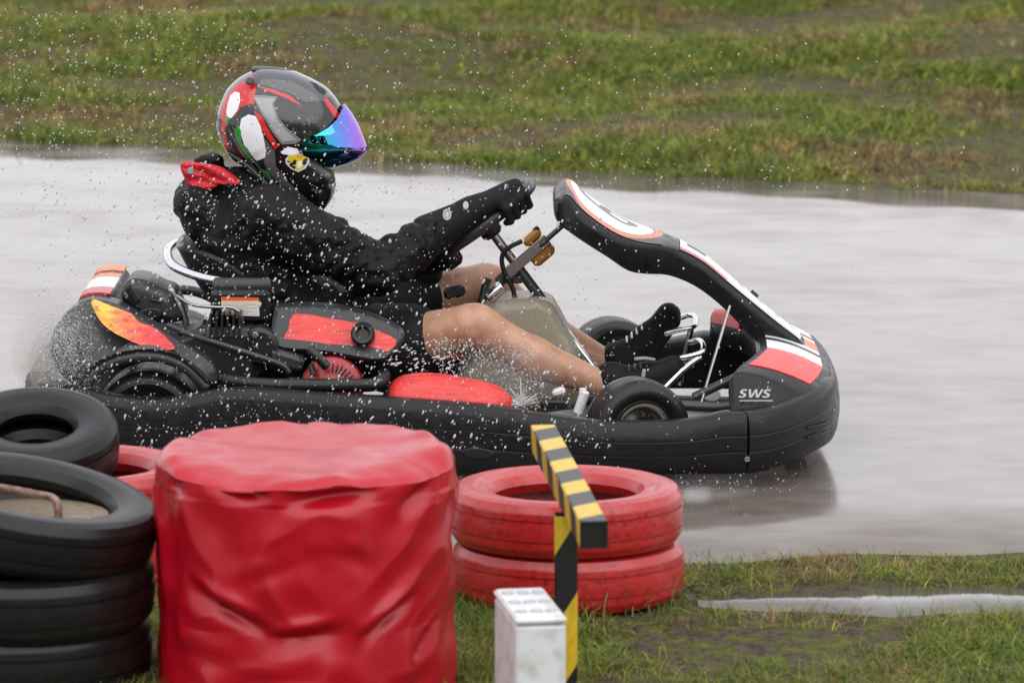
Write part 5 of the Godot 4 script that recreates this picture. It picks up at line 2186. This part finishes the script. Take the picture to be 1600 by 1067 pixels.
	paint.call([[900, 618], [940, 612], [945, 630], [915, 640]], Color(0.72, 0.60, 0.10))
	var hm := mat(1, 1, 1, 0.22)
	hm.albedo_texture = ImageTexture.create_from_image(im)
	hm.clearcoat_enabled = true
	hm.clearcoat = 0.7
	hm.clearcoat_roughness = 0.08
	part("shell", s.mesh(50.0), hm, hel)

	# mirrored visor: stands a few millimetres off the shell
	var vis := plan([[930, 535], [960, 515], [1030, 490], [1100, 452], [1150, 408], [1182, 350], [1192, 325], [1242, 390], [1292, 480], [1337, 590], [1338, 625], [1290, 670], [1230, 700], [1160, 722], [1120, 728], [1060, 715], [1000, 690], [955, 640], [935, 590]], ox, oy, q4)
	var mid := plan([[1150, 570]], ox, oy, q4)[0]
	s = Shape.new()
	t = PackedVector3Array()
	u = PackedVector2Array()
	var fine := PackedVector2Array()
	for i in vis.size():
		for k in 5:
			fine.append(vis[i].lerp(vis[(i + 1) % vis.size()], k / 5.0))
	var vlo := Vector2.INF
	var vhi := -Vector2.INF
	for p in vis:
		vlo = vlo.min(p)
		vhi = vhi.max(p)
	for sg in [1.0, -1.0]:
		var grid := []
		for i in 15:
			var k := sin(PI / 2.0 * i / 14.0)
			var row := []
			for p in fine:
				var x := mid.lerp(p, k)
				var z := bulge(to, c, x, wide + 0.004, 2.1)
				row.append(Vector3(x.x, x.y, sg * maxf(z, 0.0)))
			grid.append(row)
		for i in 14:
			for j in fine.size():
				var l := (j + 1) % fine.size()
				var four := [grid[i][j], grid[i][l], grid[i + 1][j], grid[i][l], grid[i + 1][l], grid[i + 1][j]]
				if sg < 0.0:
					four = [four[0], four[2], four[1], four[3], four[5], four[4]]
				for p in four:
					t.append(p)
					u.append(Vector2((p.x - vlo.x) / (vhi.x - vlo.x), 1.0 - (p.y - vlo.y) / (vhi.y - vlo.y)))
	s.solid(t, u)
	var vm := mat(1, 1, 1, 0.04, 1.0)
	var grad := Gradient.new()
	grad.offsets = PackedFloat32Array([0.0, 0.3, 0.55, 0.8, 1.0])
	grad.colors = PackedColorArray([Color(0.12, 0.42, 0.36), Color(0.16, 0.68, 0.70), Color(0.36, 0.58, 0.86), Color(0.60, 0.46, 0.84), Color(0.68, 0.38, 0.70)])
	var gt := GradientTexture2D.new()
	gt.gradient = grad
	gt.fill_from = Vector2(0.0, 0.55)
	gt.fill_to = Vector2(1.0, 0.35)
	vm.albedo_texture = gt
	part("visor", s.mesh(60.0), vm, hel)

	# vents, spoiler and neck roll
	s = Shape.new()
	for q in [[487, 135, 0.036, -0.35, 0.045], [500, 143, 0.030, -0.6, 0.05]]:
		s.box(on(q[0], q[1], q[4]), Vector3(q[2], 0.012, 0.03), 0.004, Basis(Vector3.BACK, q[3]) * Basis(Vector3.RIGHT, 0.5))
	part("brow_vent", s.mesh(30.0), mats.black, hel)
	s = Shape.new()
	for k in 3:
		s.tube(soft(ons([[490, 284 + k * 7, 0.098], [507, 286 + k * 6, 0.072], [519, 287 + k * 5, 0.035]], 0), 3), 0.0035, -1.0, 8)
	part("chin_vent", s.mesh(60.0), mats.grey_plastic, hel)
	s = Shape.new()
	s.tube(soft(ons([[358, 240, 0.07], [385, 258, 0.10], [412, 284, 0.115], [440, 310, 0.11], [470, 332, 0.085]], 0), 5), 0.0055, -1.0, 8)
	part("edge_trim", s.mesh(60.0), mats.grey_plastic, hel)
	s = Shape.new()
	s.tube(soft(ons([[398, 108, 0.0], [430, 109, 0.0], [462, 116, 0.0], [490, 130, 0.0]], 0), 4), 0.03, 0.022, 12, 0.25)
	part("spoiler", s.mesh(60.0), mats.grey_plastic, hel)
	s = Shape.new()
	s.lathe([[0.0, 0.004], [0.010, 0.004], [0.012, 0.0], [0.0, -0.004]], 14, Transform3D(Basis(Vector3.RIGHT, 0.9), on(390, 127, 0.085)))
	part("rear_vent", s.mesh(40.0), mats.grey_plastic, hel)


# ---------------------------------------------------------------- rain and spray
func build_spray() -> void:
	var ball := SphereMesh.new()
	ball.radius = 1.0
	ball.height = 2.0
	ball.radial_segments = 8
	ball.rings = 4
	var r := RandomNumberGenerator.new()
	r.seed = 99
	var places := []
	var add := func(p: Vector3, size: float, dir: Vector3, stretch: float) -> void:
		var y := dir.normalized()
		var x := y.cross(Vector3(0.3, 0.2, 1)).normalized()
		var z := x.cross(y)
		places.append([Transform3D(Basis(x * size, y * size * stretch, z * size), p), Color.WHITE])
	# thrown up round the kart
	for i in 2600:
		var u := 60.0 + 900.0 * pow(r.randf(), 1.25)
		var v := 700.0 - 420.0 * pow(r.randf(), 1.4)
		var p := on(u, v, r.randf_range(0.72, 1.5))
		if p.y > 0.03:
			add.call(p, 0.0008 + 0.0022 * pow(r.randf(), 4.5), Vector3(0.5 + r.randf_range(-0.3, 0.3), 1, r.randf_range(-0.3, 0.3)), r.randf_range(1.1, 2.6))
	# over the helmet and shoulders
	for i in 420:
		var p := on(r.randf_range(230, 620), r.randf_range(180, 480), r.randf_range(0.25, 1.2))
		add.call(p, 0.001 + 0.002 * pow(r.randf(), 3.0), Vector3(0.6, 1, 0), r.randf_range(1.1, 2.2))
	# fine drops drifting over the bank and the track behind
	for i in 2900:
		var u := absf(r.randfn()) * 620.0 - 40.0
		var v := r.randf_range(10, 330) if u < 420.0 else 300.0 - 260.0 * pow(r.randf(), 1.7)
		add.call(on(u, v, r.randf_range(-2.0, 1.0)), 0.0008 + 0.0018 * pow(r.randf(), 3.0), Vector3(0.4, 1, 0), r.randf_range(1.0, 1.7))
	# in front of the bonnet
	for i in 260:
		var p := on(1010 + r.randfn() * 170.0, 560 + r.randfn() * 120.0, r.randf_range(0.72, 1.1))
		if p.y > 0.02:
			add.call(p, 0.0008 + 0.0018 * pow(r.randf(), 3.0), Vector3(0.3, 1, 0), r.randf_range(1.0, 1.8))
	# cloud of fine spray behind the rear wheel and splashes from under the leg
	for i in 9000:
		var p := on(92 + r.randfn() * 26.0, 548 + r.randfn() * 36.0, r.randf_range(0.3, 0.8))
		if p.y > 0.03:
			add.call(p, 0.00035 + 0.0009 * pow(r.randf(), 3.0), Vector3(-0.6, 1, 0), r.randf_range(1.0, 1.8))
	for i in 1600:
		var k := r.randf()
		var p := on(lerpf(700, 860, r.randf()) - 30 * k, lerpf(640, 530, k), r.randf_range(0.28, 0.5))
		add.call(p, 0.0006 + 0.0016 * pow(r.randf(), 3.0), Vector3(-0.3, 1, 0), r.randf_range(1.0, 2.0))
	for i in 130:
		var p := on(655 + 45 * r.randfn(), 560 + 12 * r.randfn(), r.randf_range(0.45, 0.6))
		add.call(p, 0.0008 + 0.0025 * pow(r.randf(), 3.0), Vector3(1, 0.25, 0), r.randf_range(1.2, 2.6))
	for i in 110:
		var p := on(1130 + r.randfn() * 75.0, 768 - absf(r.randfn()) * 18.0, r.randf_range(0.72, 0.85))
		if p.y > 0.0:
			add.call(p, 0.0006 + 0.0014 * pow(r.randf(), 3.0), Vector3(0.2, 1, 0), r.randf_range(1.0, 2.0))
	var o := holder("water_spray", self)
	o.set_meta("kind", "stuff")
	o.set_meta("label", "white rain drops and spray flying round the kart")
	o.set_meta("category", "spray")
	scatter("drops", [ball], places, o, mats.drop)
	# mist hanging behind the rear wheel and under the leg
	for q in [[on(92, 562, 0.40), Vector3(0.17, 0.16, 0.5), 1.6], [on(88, 548, 0.35), Vector3(0.24, 0.26, 0.5), 0.9], [on(104, 532, 0.35), Vector3(0.30, 0.36, 0.5), 0.5], [on(110, 575, 0.45), Vector3(0.28, 0.14, 0.4), 0.8], [on(800, 590, 0.36), Vector3(0.28, 0.17, 0.2), 1.2], [on(770, 600, 0.36), Vector3(0.2, 0.12, 0.2), 1.0]]:
		var fv := FogVolume.new()
		fv.name = "mist"
		fv.shape = RenderingServer.FOG_VOLUME_SHAPE_ELLIPSOID
		fv.size = q[1]
		var fm := FogMaterial.new()
		fm.albedo = Color(0.93, 0.90, 0.86)
		fm.density = q[2]
		fv.material = fm
		fv.position = q[0]
		fv.set_meta("kind", "stuff")
		o.add_child(fv, true)
	# splash crown by the near side pod
	var s := Shape.new()
	var c := on(815, 634, 0.5)
	for k in 15:
		var a := lerpf(0.25, PI - 0.2, k / 14.0) + r.randf_range(-0.1, 0.1)
		var l := r.randf_range(0.03, 0.085)
		var d := Vector3(cos(a) * 0.8, sin(a), r.randf_range(-0.2, 0.35))
		s.tube(PackedVector3Array([c, c + d * l * 0.5, c + d * l + Vector3(0, -0.004, 0)]), 0.0042, 0.0012, 6)
	var sp := part("splash", s.mesh(60.0), mats.drop, o)
	sp.set_meta("kind", "stuff")


func _ready() -> void:
	look = Basis(Vector3.RIGHT, deg_to_rad(-PITCH))
	var cam := Camera3D.new()
	cam.name = "camera"
	cam.position = EYE
	cam.rotation_degrees = Vector3(-PITCH, 0, 0)
	cam.fov = rad_to_deg(2.0 * atan(533.5 / FOCAL))
	cam.near = 0.1
	cam.far = 600.0
	var att := CameraAttributesPhysical.new()
	att.frustum_focal_length = 108.0
	att.frustum_focus_distance = 11.6
	att.exposure_aperture = 4.0
	cam.attributes = att
	add_child(cam)
	cam.fov = rad_to_deg(2.0 * atan(533.5 / FOCAL))
	cam.current = true

	var env := Environment.new()
	env.background_mode = Environment.BG_SKY
	var sky := Sky.new()
	var sm := ProceduralSkyMaterial.new()
	sm.sky_top_color = Color(0.88, 0.885, 0.91)
	sm.sky_horizon_color = Color(0.955, 0.95, 0.965)
	sm.sky_curve = 0.2
	sm.ground_bottom_color = Color(0.3, 0.3, 0.28)
	sm.ground_horizon_color = Color(0.6, 0.6, 0.6)
	sm.sky_energy_multiplier = 1.0
	sky.sky_material = sm
	env.sky = sky
	env.tonemap_mode = Environment.TONE_MAPPER_LINEAR
	env.tonemap_exposure = 1.5
	env.volumetric_fog_enabled = true
	env.volumetric_fog_density = 0.0
	env.sdfgi_enabled = true
	env.ssao_enabled = true
	env.ssil_enabled = true
	var we := WorldEnvironment.new()
	we.name = "world_environment"
	we.environment = env
	add_child(we)
	var sun := DirectionalLight3D.new()
	sun.name = "overcast_sun"
	sun.rotation_degrees = Vector3(-52, 18, 0)
	sun.light_energy = 0.45
	sun.sky_mode = DirectionalLight3D.SKY_MODE_LIGHT_ONLY
	sun.light_angular_distance = 90.0
	sun.light_color = Color(1.0, 0.98, 0.95)
	sun.shadow_enabled = true
	add_child(sun)

	make_materials()
	build_setting()
	print("setting ", Time.get_ticks_msec())
	build_kart()
	print("kart ", Time.get_ticks_msec())
	build_person()
	print("person ", Time.get_ticks_msec())
	build_front()
	print("front ", Time.get_ticks_msec())
	build_grass()
	build_spray()
	print("done ", Time.get_ticks_msec())
